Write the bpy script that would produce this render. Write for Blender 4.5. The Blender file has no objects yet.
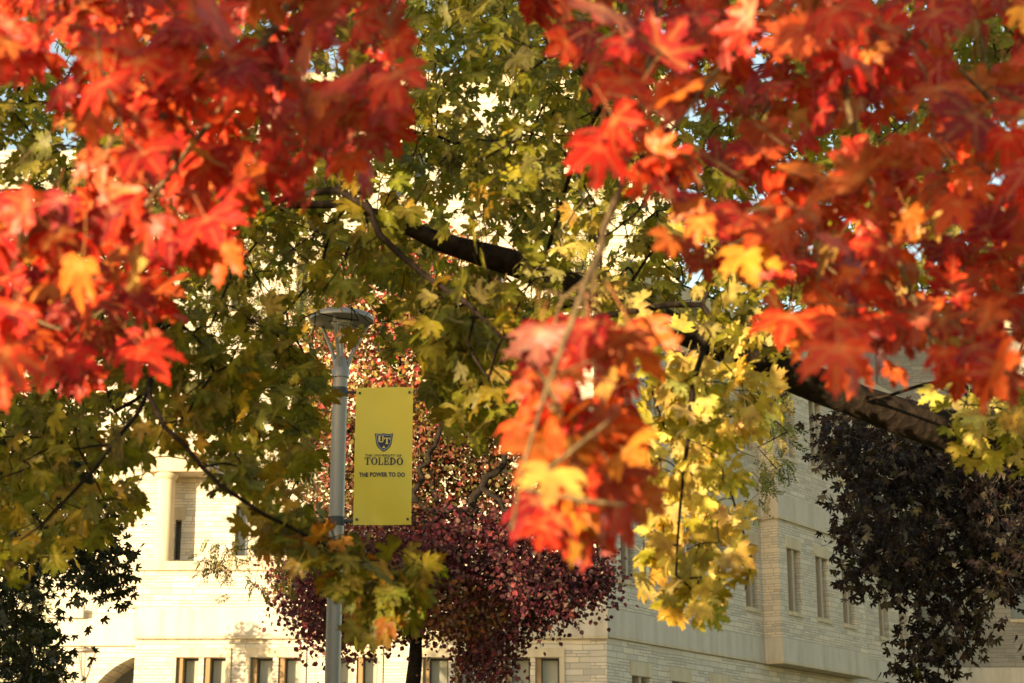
import bpy, bmesh, math, random
import numpy as np
from mathutils import Vector, Matrix, geometry

rad = math.radians
sc = bpy.context.scene
COL = sc.collection
# ------------------------------------------------------------------ camera
F_PX, PITCH, EYE = 1800.0, rad(15.2), 1.65
cam_d = bpy.data.cameras.new("camera")
cam_d.sensor_width = 36.0
cam_d.lens = F_PX / 1024 * 36.0
cam_d.clip_start, cam_d.clip_end = 0.05, 2000
cam_d.dof.use_dof = True
cam_d.dof.focus_distance = 12.0
cam_d.dof.aperture_fstop = 6.3
cam_d.dof.aperture_blades = 9
cam = bpy.data.objects.new("camera", cam_d)
cam.location = (0, 0, EYE)
cam.rotation_euler = (math.pi / 2 + PITCH, 0, 0)
COL.objects.link(cam)
sc.camera = cam
# ------------------------------------------------------------------ light
SUN_EL = rad(7.0)
SUN_H = Vector((-0.62, -0.785, 0)).normalized()          # horizontal direction towards the sun
SUN_TO = Vector((SUN_H.x * math.cos(SUN_EL), SUN_H.y * math.cos(SUN_EL), math.sin(SUN_EL)))
world = bpy.data.worlds.new("World")
sc.world = world
world.use_nodes = True
wn = world.node_tree
bg = wn.nodes["Background"]
sky = wn.nodes.new("ShaderNodeTexSky")
sky.sky_type = 'NISHITA'
sky.sun_disc = False
sky.sun_elevation = SUN_EL
sky.sun_rotation = math.atan2(SUN_H.x, SUN_H.y)
sky.air_density, sky.dust_density, sky.ozone_density = 1.0, 0.7, 1.0
wn.links.new(sky.outputs[0], bg.inputs[0])
bg.inputs[1].default_value = 0.15
sun_d = bpy.data.lights.new("sun", 'SUN')
sun_d.energy = 4.7
sun_d.angle = rad(0.5)
sun_d.color = (1.0, 0.82, 0.58)
sun_o = bpy.data.objects.new("sun", sun_d)
sun_o.rotation_euler = SUN_TO.to_track_quat('Z', 'Y').to_euler()
sun_o.location = (-20, -25, 20)
COL.objects.link(sun_o)
vs = sc.view_settings
vs.view_transform, vs.look, vs.exposure, vs.gamma = 'Standard', 'None', 1.62, 1.0
vs.use_curve_mapping = False
vs.use_white_balance = True
vs.white_balance_temperature = 7900
vs.white_balance_tint = 10
sc.render.engine = 'CYCLES'
sc.cycles.use_denoising = True
sc.cycles.max_bounces = 8
sc.cycles.sample_clamp_indirect = 6

# ------------------------------------------------------------------ helpers
CP, SP = math.cos(PITCH), math.sin(PITCH)


def at(px, py, Y):
    """World point at forward distance Y seen in direction of a photo pixel."""
    u, v = (px - 512) / F_PX, (341.5 - py) / F_PX
    fy, fz = CP - v * SP, SP + v * CP
    k = Y / fy
    return Vector((u * k, Y, EYE + fz * k))


def proj(p):
    x, y, z = p[0], p[1], p[2] - EYE
    d = y * CP + z * SP
    if d < 0.05:
        return None
    v = -y * SP + z * CP
    return 512 + F_PX * x / d, 341.5 - F_PX * v / d


def link(name, me, mat=None, parent=None, loc=None):
    o = bpy.data.objects.new(name, me)
    COL.objects.link(o)
    if mat is not None:
        for m in (mat if isinstance(mat, (list, tuple)) else [mat]):
            me.materials.append(m)
    if parent is not None:
        o.parent = parent
    if loc is not None:
        o.location = loc
    return o


def thing(name, label, cat, loc=(0, 0, 0), rotz=0, group=None):
    o = bpy.data.objects.new(name, None)
    o.empty_display_size = 0.3
    COL.objects.link(o)
    o.location = loc
    o.rotation_euler = (0, 0, rotz)
    o['label'], o['category'] = label, cat
    if group:
        o['group'] = group
    return o


class MB:
    """Collects boxes, prisms and lathes into one mesh."""

    def __init__(self):
        self.bm = bmesh.new()

    def box(self, x0, x1, y0, y1, z0, z1):
        v = [self.bm.verts.new(c) for c in ((x0, y0, z0), (x1, y0, z0), (x1, y1, z0), (x0, y1, z0), (x0, y0, z1), (x1, y0, z1), (x1, y1, z1), (x0, y1, z1))]
        for f in ((0, 3, 2, 1), (4, 5, 6, 7), (0, 1, 5, 4), (1, 2, 6, 5), (2, 3, 7, 6), (3, 0, 4, 7)):
            self.bm.faces.new([v[i] for i in f])
        return self

    def quad(self, *pts):
        self.bm.faces.new([self.bm.verts.new(p) for p in pts])
        return self

    def poly_prism(self, pts, y0, y1):
        """pts in x,z (counter-clockwise seen from -y), extruded from y0 to y1."""
        a = [self.bm.verts.new((p[0], y0, p[1])) for p in pts]
        b = [self.bm.verts.new((p[0], y1, p[1])) for p in pts]
        self.bm.faces.new(a)
        self.bm.faces.new(b[::-1])
        n = len(pts)
        for i in range(n):
            self.bm.faces.new((a[i], b[i], b[(i + 1) % n], a[(i + 1) % n]))
        return self

    def lathe(self, prof, n=32, c=(0, 0)):
        rings = []
        for r, z in prof:
            rings.append([self.bm.verts.new((c[0] + r * math.cos(2 * math.pi * k / n), c[1] + r * math.sin(2 * math.pi * k / n), z)) for k in range(n)])
        for a, b in zip(rings, rings[1:]):
            for k in range(n):
                self.bm.faces.new((a[k], a[(k + 1) % n], b[(k + 1) % n], b[k]))
        self.bm.faces.new(rings[0][::-1])
        self.bm.faces.new(rings[-1])
        return self

    def tube(self, pts, radii, n=8):
        rings = []
        for i, p in enumerate(pts):
            p = Vector(p)
            d = (Vector(pts[min(i + 1, len(pts) - 1)]) - Vector(pts[max(i - 1, 0)])).normalized()
            a = d.orthogonal().normalized()
            b = d.cross(a)
            rings.append([self.bm.verts.new(p + radii[i] * (a * math.cos(2 * math.pi * k / n) + b * math.sin(2 * math.pi * k / n))) for k in range(n)])
        for a, b in zip(rings, rings[1:]):
            for k in range(n):
                self.bm.faces.new((a[k], a[(k + 1) % n], b[(k + 1) % n], b[k]))
        self.bm.faces.new(rings[0][::-1])
        self.bm.faces.new(rings[-1])
        return self

    def build(self, name, mat, parent=None, smooth=False, bevel=0.0, loc=None):
        bmesh.ops.recalc_face_normals(self.bm, faces=self.bm.faces)
        me = bpy.data.meshes.new(name)
        self.bm.to_mesh(me)
        self.bm.free()
        if smooth:
            me.shade_smooth()
            me.set_sharp_from_angle(angle=rad(40))
        o = link(name, me, mat, parent, loc)
        if bevel:
            m = o.modifiers.new("bevel", 'BEVEL')
            m.width, m.segments, m.limit_method = bevel, 2, 'ANGLE'
        return o


# ------------------------------------------------------------------ materials
def mat_new(name):
    m = bpy.data.materials.new(name)
    m.use_nodes = True
    nt = m.node_tree
    return m, nt, nt.nodes["Principled BSDF"], nt.nodes["Material Output"]


def N(nt, t, **kw):
    n = nt.nodes.new(t)
    for k, v in kw.items():
        if k.startswith("i_"):
            key = k[2:]
            n.inputs[int(key) if key.isdigit() else key.replace("_", " ")].default_value = v
        else:
            setattr(n, k, v)
    return n


def mixc(nt, fac, a, b, mode='MIX'):
    n = nt.nodes.new("ShaderNodeMix")
    n.data_type = 'RGBA'
    n.blend_type = mode
    for sock, v in ((n.inputs[0], fac), (n.inputs[6], a), (n.inputs[7], b)):
        if hasattr(v, "links"):
            nt.links.new(v, sock)
        elif isinstance(v, (int, float)):
            sock.default_value = v
        else:
            sock.default_value = (*v[:3], 1)
    return n.outputs[2]


def ramp(nt, src, stops):
    r = nt.nodes.new("ShaderNodeValToRGB")
    el = r.color_ramp.elements
    while len(el) < len(stops):
        el.new(0.5)
    for e, (p, c) in zip(el, stops):
        e.position = p
        e.color = (c, c, c, 1) if isinstance(c, (int, float)) else (*c, 1)
    nt.links.new(src, r.inputs[0])
    return r.outputs[0]


def simple(name, col, rough=0.5, metal=0.0, var=0.12, scale=6.0, bump=0.0):
    m, nt, b, out = mat_new(name)
    tc = N(nt, "ShaderNodeTexCoord")
    no = N(nt, "ShaderNodeTexNoise", i_Scale=scale, i_Detail=5.0)
    nt.links.new(tc.outputs["Object"], no.inputs["Vector"])
    d = tuple(c * (1 - var) for c in col)
    l = tuple(min(1, c * (1 + var)) for c in col)
    nt.links.new(mixc(nt, no.outputs[0], d, l), b.inputs["Base Color"])
    b.inputs["Roughness"].default_value = rough
    b.inputs["Metallic"].default_value = metal
    if bump:
        bp = N(nt, "ShaderNodeBump", i_Strength=bump, i_Distance=0.02)
        nt.links.new(no.outputs[0], bp.inputs["Height"])
        nt.links.new(bp.outputs[0], b.inputs["Normal"])
    return m


def masonry(name, base, spread=1.0, course=0.26, width=0.8):
    """Coursed limestone: stones of mixed length and height, each with its own tint."""
    m, nt, b, out = mat_new(name)
    L = nt.links
    tc = N(nt, "ShaderNodeTexCoord")
    sep = N(nt, "ShaderNodeSeparateXYZ")
    L.new(tc.outputs["Object"], sep.inputs[0])
    xy = N(nt, "ShaderNodeMath", operation='ADD')
    L.new(sep.outputs[0], xy.inputs[0])
    L.new(sep.outputs[1], xy.inputs[1])
    cv = N(nt, "ShaderNodeCombineXYZ")
    L.new(xy.outputs[0], cv.inputs[0])
    L.new(sep.outputs[2], cv.inputs[1])
    warp = N(nt, "ShaderNodeTexNoise", i_Scale=1.3, i_Detail=2.0)
    L.new(cv.outputs[0], warp.inputs["Vector"])
    wv = N(nt, "ShaderNodeVectorMath", operation='MULTIPLY_ADD')
    L.new(warp.outputs[1], wv.inputs[0])
    wv.inputs[1].default_value = (0.07, 0.05, 0)
    L.new(cv.outputs[0], wv.inputs[2])
    brs = []
    for (bw, rh, off) in ((width, course, 0.37), (width * 0.55, course * 0.5, 0.61)):
        br = N(nt, "ShaderNodeTexBrick", offset=off, offset_frequency=2, squash=1.5, squash_frequency=3)
        br.inputs["Color1"].default_value = (0.0, 0.0, 0.0, 1)
        br.inputs["Color2"].default_value = (1, 1, 1, 1)
        br.inputs["Mortar"].default_value = (0.4, 0.4, 0.4, 1)
        br.inputs["Scale"].default_value = 1.0
        br.inputs["Mortar Size"].default_value = 0.012
        br.inputs["Mortar Smooth"].default_value = 0.3
        br.inputs["Bias"].default_value = 0.0
        br.inputs["Brick Width"].default_value = bw
        br.inputs["Row Height"].default_value = rh
        L.new(wv.outputs[0], br.inputs["Vector"])
        brs.append(br)
    sel = N(nt, "ShaderNodeTexBrick", offset=0.43, squash=1.0)
    sel.inputs["Color1"].default_value = (0, 0, 0, 1)
    sel.inputs["Color2"].default_value = (1, 1, 1, 1)
    sel.inputs["Scale"].default_value = 1.0
    sel.inputs["Mortar Size"].default_value = 0.0
    sel.inputs["Brick Width"].default_value = width * 2
    sel.inputs["Row Height"].default_value = course
    L.new(wv.outputs[0], sel.inputs["Vector"])
    selb = ramp(nt, sel.outputs[0], [(0.52, 0.0), (0.54, 1.0)])
    tint = mixc(nt, selb, brs[0].outputs[0], brs[1].outputs[0])
    mort = mixc(nt, selb, brs[0].outputs[1], brs[1].outputs[1])
    d = Vector(base)
    k = spread
    col = ramp(nt, tint, [(0.0, tuple(d * (1 - .22 * k))), (0.35, (d.x * .97, d.y * .96, d.z * .93)), (0.7, tuple(d * 1.05)), (1.0, (d.x * (1 + .10 * k), d.y * (1 + .06 * k), d.z * (1 - .04 * k)))])
    n2 = N(nt, "ShaderNodeTexNoise", i_Scale=0.5, i_Detail=6.0, i_Roughness=0.65)
    L.new(tc.outputs["Object"], n2.inputs["Vector"])
    col = mixc(nt, ramp(nt, n2.outputs[0], [(0.35, 0.28), (0.62, 0.0)]), col, (d.x * .66, d.y * .63, d.z * .58))
    n3 = N(nt, "ShaderNodeTexNoise", i_Scale=9.0, i_Detail=5.0)
    L.new(tc.outputs["Object"], n3.inputs["Vector"])
    col = mixc(nt, 0.25, col, mixc(nt, n3.outputs[0], (d.x * .7, d.y * .7, d.z * .7), (d.x * 1.2, d.y * 1.2, d.z * 1.2)))
    col = mixc(nt, mort, col, (d.x * .56, d.y * .54, d.z * .50))
    L.new(col, b.inputs["Base Color"])
    b.inputs["Roughness"].default_value = 0.9
    b.inputs["Specular IOR Level"].default_value = 0.2
    h = N(nt, "ShaderNodeMath", operation='MULTIPLY_ADD')
    L.new(mort, h.inputs[0])
    h.inputs[1].default_value = -1.0
    L.new(n3.outputs[0], h.inputs[2])
    bp = N(nt, "ShaderNodeBump", i_Strength=0.6, i_Distance=0.025)
    L.new(h.outputs[0], bp.inputs["Height"])
    L.new(bp.outputs[0], b.inputs["Normal"])
    return m


def smooth_stone(name, base):
    """Dressed limestone bands with vertical rain streaks and slab joints."""
    m, nt, b, out = mat_new(name)
    L = nt.links
    tc = N(nt, "ShaderNodeTexCoord")
    mp = N(nt, "ShaderNodeMapping")
    mp.inputs["Scale"].default_value = (2.2, 2.2, 0.25)
    L.new(tc.outputs["Object"], mp.inputs[0])
    no = N(nt, "ShaderNodeTexNoise", i_Scale=1.2, i_Detail=6.0, i_Roughness=0.6)
    L.new(mp.outputs[0], no.inputs["Vector"])
    n2 = N(nt, "ShaderNodeTexNoise", i_Scale=4.0, i_Detail=6.0)
    L.new(tc.outputs["Object"], n2.inputs["Vector"])
    d = Vector(base)
    col = mixc(nt, ramp(nt, no.outputs[0], [(0.42, 0.0), (0.68, 0.8)]), d, (d.x * .62, d.y * .6, d.z * .56))
    col = mixc(nt, 0.3, col, mixc(nt, n2.outputs[0], d * .75, d * 1.2))
    L.new(col, b.inputs["Base Color"])
    b.inputs["Roughness"].default_value = 0.85
    b.inputs["Specular IOR Level"].default_value = 0.2
    bp = N(nt, "ShaderNodeBump", i_Strength=0.25, i_Distance=0.02)
    L.new(n2.outputs[0], bp.inputs["Height"])
    L.new(bp.outputs[0], b.inputs["Normal"])
    return m


def glass(name, col, rough=0.12):
    m, nt, b, out = mat_new(name)
    tc = N(nt, "ShaderNodeTexCoord")
    no = N(nt, "ShaderNodeTexNoise", i_Scale=0.7, i_Detail=3.0)
    nt.links.new(tc.outputs["Object"], no.inputs["Vector"])
    nt.links.new(mixc(nt, no.outputs[0], tuple(c * .75 for c in col), tuple(c * 1.25 for c in col)), b.inputs["Base Color"])
    b.inputs["Roughness"].default_value = rough
    bp = N(nt, "ShaderNodeBump", i_Strength=0.04, i_Distance=0.05)
    nt.links.new(no.outputs[0], bp.inputs["Height"])
    nt.links.new(bp.outputs[0], b.inputs["Normal"])
    return m


def bark(name, a, c, sc_=14.0):
    m, nt, b, out = mat_new(name)
    L = nt.links
    tc = N(nt, "ShaderNodeTexCoord")
    no = N(nt, "ShaderNodeTexNoise", i_Scale=sc_, i_Detail=7.0, i_Roughness=0.7, i_Distortion=1.2)
    L.new(tc.outputs["Object"], no.inputs["Vector"])
    vo = N(nt, "ShaderNodeTexVoronoi", i_Scale=sc_ * 1.7)
    L.new(tc.outputs["Object"], vo.inputs["Vector"])
    col = mixc(nt, ramp(nt, no.outputs[0], [(0.35, 0.0), (0.65, 1.0)]), a, c)
    L.new(col, b.inputs["Base Color"])
    b.inputs["Roughness"].default_value = 0.9
    b.inputs["Specular IOR Level"].default_value = 0.08
    h = N(nt, "ShaderNodeMath", operation='ADD')
    L.new(no.outputs[0], h.inputs[0])
    L.new(vo.outputs[0], h.inputs[1])
    bp = N(nt, "ShaderNodeBump", i_Strength=0.8, i_Distance=0.012)
    L.new(h.outputs[0], bp.inputs["Height"])
    L.new(bp.outputs[0], b.inputs["Normal"])
    return m


def leaf_mat(name, trans=0.35, rough=0.45, mottle=18.0, veins=0.35, tgain=(1.3, 1.2, 0.8), spec=0.35, centre=1.0):
    """Leaf blade: every leaf carries its own tint; veins paler, blotches, paler back, light passes through."""
    m, nt, b, out = mat_new(name)
    L = nt.links
    at_ = N(nt, "ShaderNodeAttribute", attribute_name="tint")
    vn = N(nt, "ShaderNodeAttribute", attribute_name="vein")
    tc = N(nt, "ShaderNodeTexCoord")
    no = N(nt, "ShaderNodeTexNoise", i_Scale=mottle, i_Detail=4.0, i_Roughness=0.6)
    L.new(tc.outputs["Object"], no.inputs["Vector"])
    dark = mixc(nt, 1.0, at_.outputs[0], (0.55, 0.45, 0.5), 'MULTIPLY')
    lite = mixc(nt, 1.0, at_.outputs[0], (1.25, 1.3, 1.1), 'MULTIPLY')
    col = mixc(nt, ramp(nt, no.outputs[0], [(0.3, 0.0), (0.7, 1.0)]), dark, lite)
    # centre of the blade turns first on some leaves (alpha holds each leaf's own share), brown specks and blotches
    cen0 = N(nt, "ShaderNodeMath", operation='MULTIPLY')
    L.new(vn.outputs[2], cen0.inputs[0])
    L.new(at_.outputs[3], cen0.inputs[1])
    cen = N(nt, "ShaderNodeMath", operation='MULTIPLY')
    L.new(cen0.outputs[0], cen.inputs[0])
    cen.inputs[1].default_value = centre
    col = mixc(nt, cen.outputs[0], col, mixc(nt, 0.45, mixc(nt, 1.0, col, (1.1, 1.7, 1.2), 'MULTIPLY'), (0.42, 0.26, 0.05)))
    sp = N(nt, "ShaderNodeTexNoise", i_Scale=mottle * 4.0, i_Detail=3.0, i_Roughness=0.5)
    L.new(tc.outputs["Object"], sp.inputs["Vector"])
    col = mixc(nt, ramp(nt, sp.outputs[0], [(0.66, 0.0), (0.70, 0.75)]), col, mixc(nt, 0.75, col, (0.05, 0.025, 0.012)))
    vfac = ramp(nt, vn.outputs[2], [(0.72, 0.0), (1.0, veins)])
    col = mixc(nt, vfac, col, mixc(nt, 0.5, at_.outputs[0], (0.6, 0.45, 0.16)))
    geo = N(nt, "ShaderNodeNewGeometry")
    col2 = mixc(nt, geo.outputs["Backfacing"], col, mixc(nt, 0.18, col, (0.45, 0.38, 0.25)))
    L.new(col2, b.inputs["Base Color"])
    b.inputs["Roughness"].default_value = rough
    b.inputs["Specular IOR Level"].default_value = spec
    tr = N(nt, "ShaderNodeBsdfTranslucent")
    L.new(mixc(nt, 1.0, col, tgain, 'MULTIPLY'), tr.inputs[0])
    mx = N(nt, "ShaderNodeMixShader")
    mx.inputs[0].default_value = trans
    L.new(b.outputs[0], mx.inputs[1])
    L.new(tr.outputs[0], mx.inputs[2])
    L.new(mx.outputs[0], out.inputs["Surface"])
    return m


M = {}
M['stone'] = masonry('limestone_ashlar', (0.56, 0.51, 0.425), 1.5, 0.17, 0.58)
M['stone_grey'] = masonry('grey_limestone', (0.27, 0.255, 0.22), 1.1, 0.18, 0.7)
M['band'] = smooth_stone('dressed_limestone', (0.50, 0.455, 0.38))
M['trim'] = smooth_stone('pale_trim_stone', (0.52, 0.44, 0.31))
M['frame'] = simple('bronze_window_frame', (0.055, 0.045, 0.035), 0.45, 0.2)
M['mullion'] = simple('tan_mullion', (0.34, 0.28, 0.2), 0.7)
M['reveal_shade_strip'] = simple('ochre_reveal_shade', (0.22, 0.14, 0.06), 0.7)  # dark ochre standing for shade on the window reveals
M['blind'] = glass('glass_before_blind', (0.30, 0.31, 0.26), 0.2)
M['glass'] = glass('dark_window_glass', (0.10, 0.11, 0.11), 0.08)
M['paleglass'] = glass('glass_tan_shade', (0.24, 0.20, 0.15), 0.15)
M['roof'] = simple('roof_felt', (0.12, 0.11, 0.10), 0.9)
M['metal'] = simple('brushed_aluminium_paint', (0.22, 0.20, 0.175), 0.42, 0.35, 0.06, 3.0)
M['black'] = simple('black_metal', (0.02, 0.02, 0.02), 0.5)
M['lens'] = simple('lamp_lens', (0.55, 0.53, 0.48), 0.3)


# ------------------------------------------------------------------ ground
def make_lawn():
    m, nt, b, out = mat_new('lawn_grass')
    L = nt.links
    tc = N(nt, "ShaderNodeTexCoord")
    n1 = N(nt, "ShaderNodeTexNoise", i_Scale=0.4, i_Detail=8.0, i_Roughness=0.7)
    n2 = N(nt, "ShaderNodeTexNoise", i_Scale=40.0, i_Detail=4.0)
    L.new(tc.outputs["Object"], n1.inputs["Vector"])
    L.new(tc.outputs["Object"], n2.inputs["Vector"])
    c = mixc(nt, n1.outputs[0], (0.045, 0.075, 0.018), (0.12, 0.12, 0.035))
    c = mixc(nt, ramp(nt, n2.outputs[0], [(0.55, 0.0), (0.7, 0.7)]), c, (0.22, 0.11, 0.03))
    L.new(c, b.inputs["Base Color"])
    b.inputs["Roughness"].default_value = 0.95
    bp = N(nt, "ShaderNodeBump", i_Strength=0.8, i_Distance=0.05)
    L.new(n2.outputs[0], bp.inputs["Height"])
    L.new(bp.outputs[0], b.inputs["Normal"])
    o = MB().quad((-700, -700, 0), (700, -700, 0), (700, 900, 0), (-700, 900, 0)).build('lawn', m)
    o['kind'] = 'structure'
    pm = simple('concrete_path', (0.40, 0.38, 0.34), 0.9, 0, 0.15, 2.0, 0.2)
    p = MB().quad((-60, 21.2, .004), (60, 21.2, .004), (60, 24.0, .004), (-60, 24.0, .004)).build('footpath', pm)
    p['kind'] = 'structure'
    p2 = MB().quad((-30, 42, .004), (60, 42, .004), (60, 49.9, .004), (-30, 49.9, .004)).build('terrace_pavement', pm)
    p2['kind'] = 'structure'


make_lawn()


# ------------------------------------------------------------------ buildings
def wall_mesh(name, mat, parent, x0, x1, z0, z1, openings, reveal=0.32, y=0.0, rmat=None):
    """Flat wall in local x,z facing -y with real openings and reveals."""
    xs = sorted({x0, x1, *[c for o in openings for c in (o[0], o[1]) if x0 < c < x1]})
    zs = sorted({z0, z1, *[c for o in openings for c in (o[2], o[3]) if z0 < c < z1]})
    mb = MB()
    for a, b in zip(xs, xs[1:]):
        for c, d in zip(zs, zs[1:]):
            cx, cz = (a + b) / 2, (c + d) / 2
            if any(o[0] < cx < o[1] and o[2] < cz < o[3] for o in openings):
                continue
            mb.quad((a, y, c), (b, y, c), (b, y, d), (a, y, d))
    for o in openings:
        a, b, c, d = o[:4]
        mb.quad((a, y, c), (a, y, d), (a, y + reveal, d), (a, y + reveal, c))
        mb.quad((b, y, d), (b, y, c), (b, y + reveal, c), (b, y + reveal, d))
        mb.quad((a, y, d), (b, y, d), (b, y + reveal, d), (a, y + reveal, d))
        mb.quad((b, y, c), (a, y, c), (a, y + reveal, c), (b, y + reveal, c))
    bmesh.ops.remove_doubles(mb.bm, verts=mb.bm.verts, dist=1e-5)
    me = bpy.data.meshes.new(name)
    bmesh.ops.recalc_face_normals(mb.bm, faces=mb.bm.faces)
    mb.bm.to_mesh(me)
    mb.bm.free()
    return link(name, me, mat, parent)


def slit_window(parent, a, b, c, d, y=0.0, reveal=0.32, paneM='paleglass', lintel=True, mull=True):
    """One opening: stone lintel and sill proud of the wall, mullion, metal frame, glass."""
    w = MB().box(a, b, y + reveal, y + reveal + .03, c, d).build('window', M[paneM], parent)
    if lintel:
        MB().box(a - .10, b + .10, y - .03, y + .08, d + .003, d + .40).build('lintel', M['trim'], w, bevel=0.008)
    MB().box(a - .06, b + .06, y - .06, y + .10, c - .14, c - .003).build('sill', M['trim'], w, bevel=0.008)
    m = (a + b) / 2
    if mull:
        MB().box(m - .07, m + .07, y + .03, y + reveal - .05, c, d).build('mullion', M['mullion'], w)
    t = .045
    yy0, yy1 = y + reveal - .05, y + reveal - .005
    for (p, q) in (((a, m - .072), (m + .072, b)) if mull else ((a, b),)):
        f = MB()
        f.box(p, p + t, yy0, yy1, c, d)
        f.box(q - t, q, yy0, yy1, c, d)
        f.box(p + t, q - t, yy0, yy1, d - t, d)
        f.box(p + t, q - t, yy0, yy1, c, c + t)
        f.build('frame', M['frame'], w)
    return w


Y_F = 50.0          # sunlit front block
Y_S = 54.0          # wall set back above it
Y_R = 56.0          # recessed wall at the left
hall = thing('campus_building', 'pale limestone building with banded walls, a long side wing and paired windows', 'building', (0, 0, 0))


def fx(px, Y=Y_F, py=600):
    return at(px, py, Y).x


def fz(py, Y=Y_F):
    return at(512, py, Y).z


C0 = at(606.5, 637, Y_F)
X_L, X_C = fx(138), C0.x
# front block: windows in pairs under one raised surround
zw1, zw0 = fz(657.5), fz(657.5) - 2.3
ops, sets = [], []
for (pa, pb, pc, pd) in ((179.5, 201.5, 206.5, 228.5), (253, 275, 280.5, 303), (333, 354, 358, 379), (424, 449, 455, 478.5), (505, 530, 535, 559)):
    s = [(fx(pa), fx(pb), zw0, zw1), (fx(pc), fx(pd), zw0, zw1)]
    ops += s
    sets.append(s)
z_b0, z_b1, z_par = fz(636.5), fz(609), fz(571)
wall_mesh('wall', M['stone'], hall, X_L, X_C, 0, z_par, ops, 0.40, Y_F)
for s in sets:
    a, b = s[0][0], s[1][1]
    mb = MB()
    mb.box(a - .12, b + .14, Y_F - .05, Y_F + .05, zw1 + .003, zw1 + .26)
    mb.box(b + .003, b + .14, Y_F - .05, Y_F + .05, zw0, zw1)
    mb.box(a - .12, a - .003, Y_F - .05, Y_F + .05, zw0, zw1)
    w = mb.build('window', M['trim'], hall, bevel=0.008)
    MB().box(a - .16, b + .16, Y_F - .08, Y_F + .05, zw0 - .16, zw0 - .003).build('sill', M['trim'], w, bevel=0.008)
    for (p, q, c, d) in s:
        MB().box(p + .003, p + .17, Y_F + .06, Y_F + .395, c + .003, d - .003).build('reveal_shade_strip', M['reveal_shade_strip'], w, bevel=.006)  # strip coloured as the shaded left reveal and its cast shadow
        p = p + .173
        f = MB()
        t, y0, y1 = .04, Y_F + .33, Y_F + .395
        f.box(p, p + t, y0, y1, c, d)
        f.box(q - t, q, y0, y1, c, d)
        f.box(p + t, q - t, y0, y1, d - t * 1.3, d)
        f.box(p + t, q - t, y0, y1, c + 1.5, c + 1.58)
        f.box(p + t, q - t, y0, y1, c, c + t)
        f.build('frame', M['frame'], w)
        MB().box(p, q, Y_F + .40, Y_F + .43, c, d).build('pane', M['blind'], w)
MB().box(X_L - .06, X_C + .04, Y_F - .09, Y_F - .002, z_b0, z_b1).build('band', M['band'], hall, bevel=.01)
MB().box(X_L - .05, X_C + .03, Y_F - .14, Y_F - .002, z_b0 - .07, z_b0 - .003).build('ledge', M['trim'], hall, bevel=.01)
MB().box(X_L - .10, X_C + .06, Y_F - .12, Y_F + .45, z_par + .003, z_par + .26).build('cornice', M['trim'], hall, bevel=.015)
# return wall of the block towards the recess and terrace slab on top
MB().box(X_L - .002, X_L + .35, Y_F + .42, Y_R, 0, z_par).build('side_wall', M['stone'], hall)
MB().box(X_L + .36, X_C, Y_F + .5, Y_S + .3, z_par - .4, z_par - .02).build('roof', M['roof'], hall)

# upper wall set back, rising high behind the trees
D_W = Vector((math.sin(rad(33.6)), math.cos(rad(33.6)), 0))
xs_r = C0.x + D_W.x * (Y_S - Y_F) / D_W.y
z_top = fz(92, Y_S)
ops2, wins2 = [], []


def up(pa, pb, p0, p1):
    o = (fx(pa, Y_S), fx(pb, Y_S), fz(p1, Y_S), fz(p0, Y_S))
    ops2.append(o)
    wins2.append(o)


up(171.5, 178, 520, 560)
for (a, b) in ((232, 246), (262, 276), (322, 336), (352, 366), (424, 438), (454, 468), (524, 538), (554, 568)):
    up(a, b, 505, 556)
for y0, y1 in ((380, 430), (262, 312), (150, 198)):
    for (a, b) in ((90, 102), (112, 124), (196, 208), (218, 230), (286, 298), (308, 320), (386, 398), (408, 420), (470, 482), (492, 504), (556, 568), (578, 590)):
        up(a, b, y0, y1)
xs_l = fx(30, Y_S)
x_split = fx(128, Y_S)
wall_mesh('wall', M['stone'], hall, x_split, xs_r, z_par - .5, z_top, [o for o in ops2 if o[0] > x_split], 0.35, Y_S)
axc, azc, ra = fx(165, Y_R), fz(735, Y_R), 2.5
z_spr = azc + ra + .2
ox0, ox1 = fx(50, Y_R), fx(62, Y_R)
wall_mesh('wall', M['stone'], hall, fx(-60, Y_R), X_L + 2.6, 0, fz(150, Y_R), [(axc - ra, min(axc + ra, X_L + 2.599), 0, z_spr), (ox0, ox1, fz(720, Y_R), fz(668, Y_R))], 0.35, Y_R)
for o in wins2:
    if o[0] > x_split:
        slit_window(hall, *o, y=Y_S, reveal=.35, paneM='glass', mull=False)
MB().box(x_split - .002, x_split + .3, Y_S + .36, Y_R + 8, z_par - .5, z_top).build('side_wall', M['stone'], hall)
MB().box(x_split - .15, xs_r + .1, Y_S - .2, Y_S + .5, z_top + .003, z_top + .6).build('cornice', M['trim'], hall, bevel=.02)
MB().box(x_split + .31, xs_r, Y_S + .52, Y_S + 16, z_top - .3, z_top).build('roof', M['roof'], hall)
MB().box(xs_r - .3, xs_r - .002, Y_S + .36, Y_S + 16, z_par, z_top).build('side_wall', M['stone'], hall)
for p1, p0 in ((462, 470), (342, 350), (228, 236)):
    MB().box(x_split - .05, xs_r, Y_S - .10, Y_S - .002, fz(p0, Y_S), fz(p1, Y_S)).build('band', M['band'], hall, bevel=.01)
# engaged column on the terrace
yc = Y_S - .6
xc = fx(164.5, yc, 520)
zc0, zc1 = z_par - .02, fz(474, yc)
MB().lathe([(.36, zc0), (.36, zc0 + .12), (.29, zc0 + .18), (.285, zc0 + .3), (.265, zc1 - .2), (.30, zc1 - .16), (.36, zc1 - .08), (.36, zc1)], 28, (xc, yc)).build('column', M['trim'], hall, smooth=True)
MB().box(xc - .5, xc + 1.2, yc - .4, Y_S - .003, zc1 + .003, zc1 + .75).build('entablature', M['trim'], hall, bevel=.02)
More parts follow.
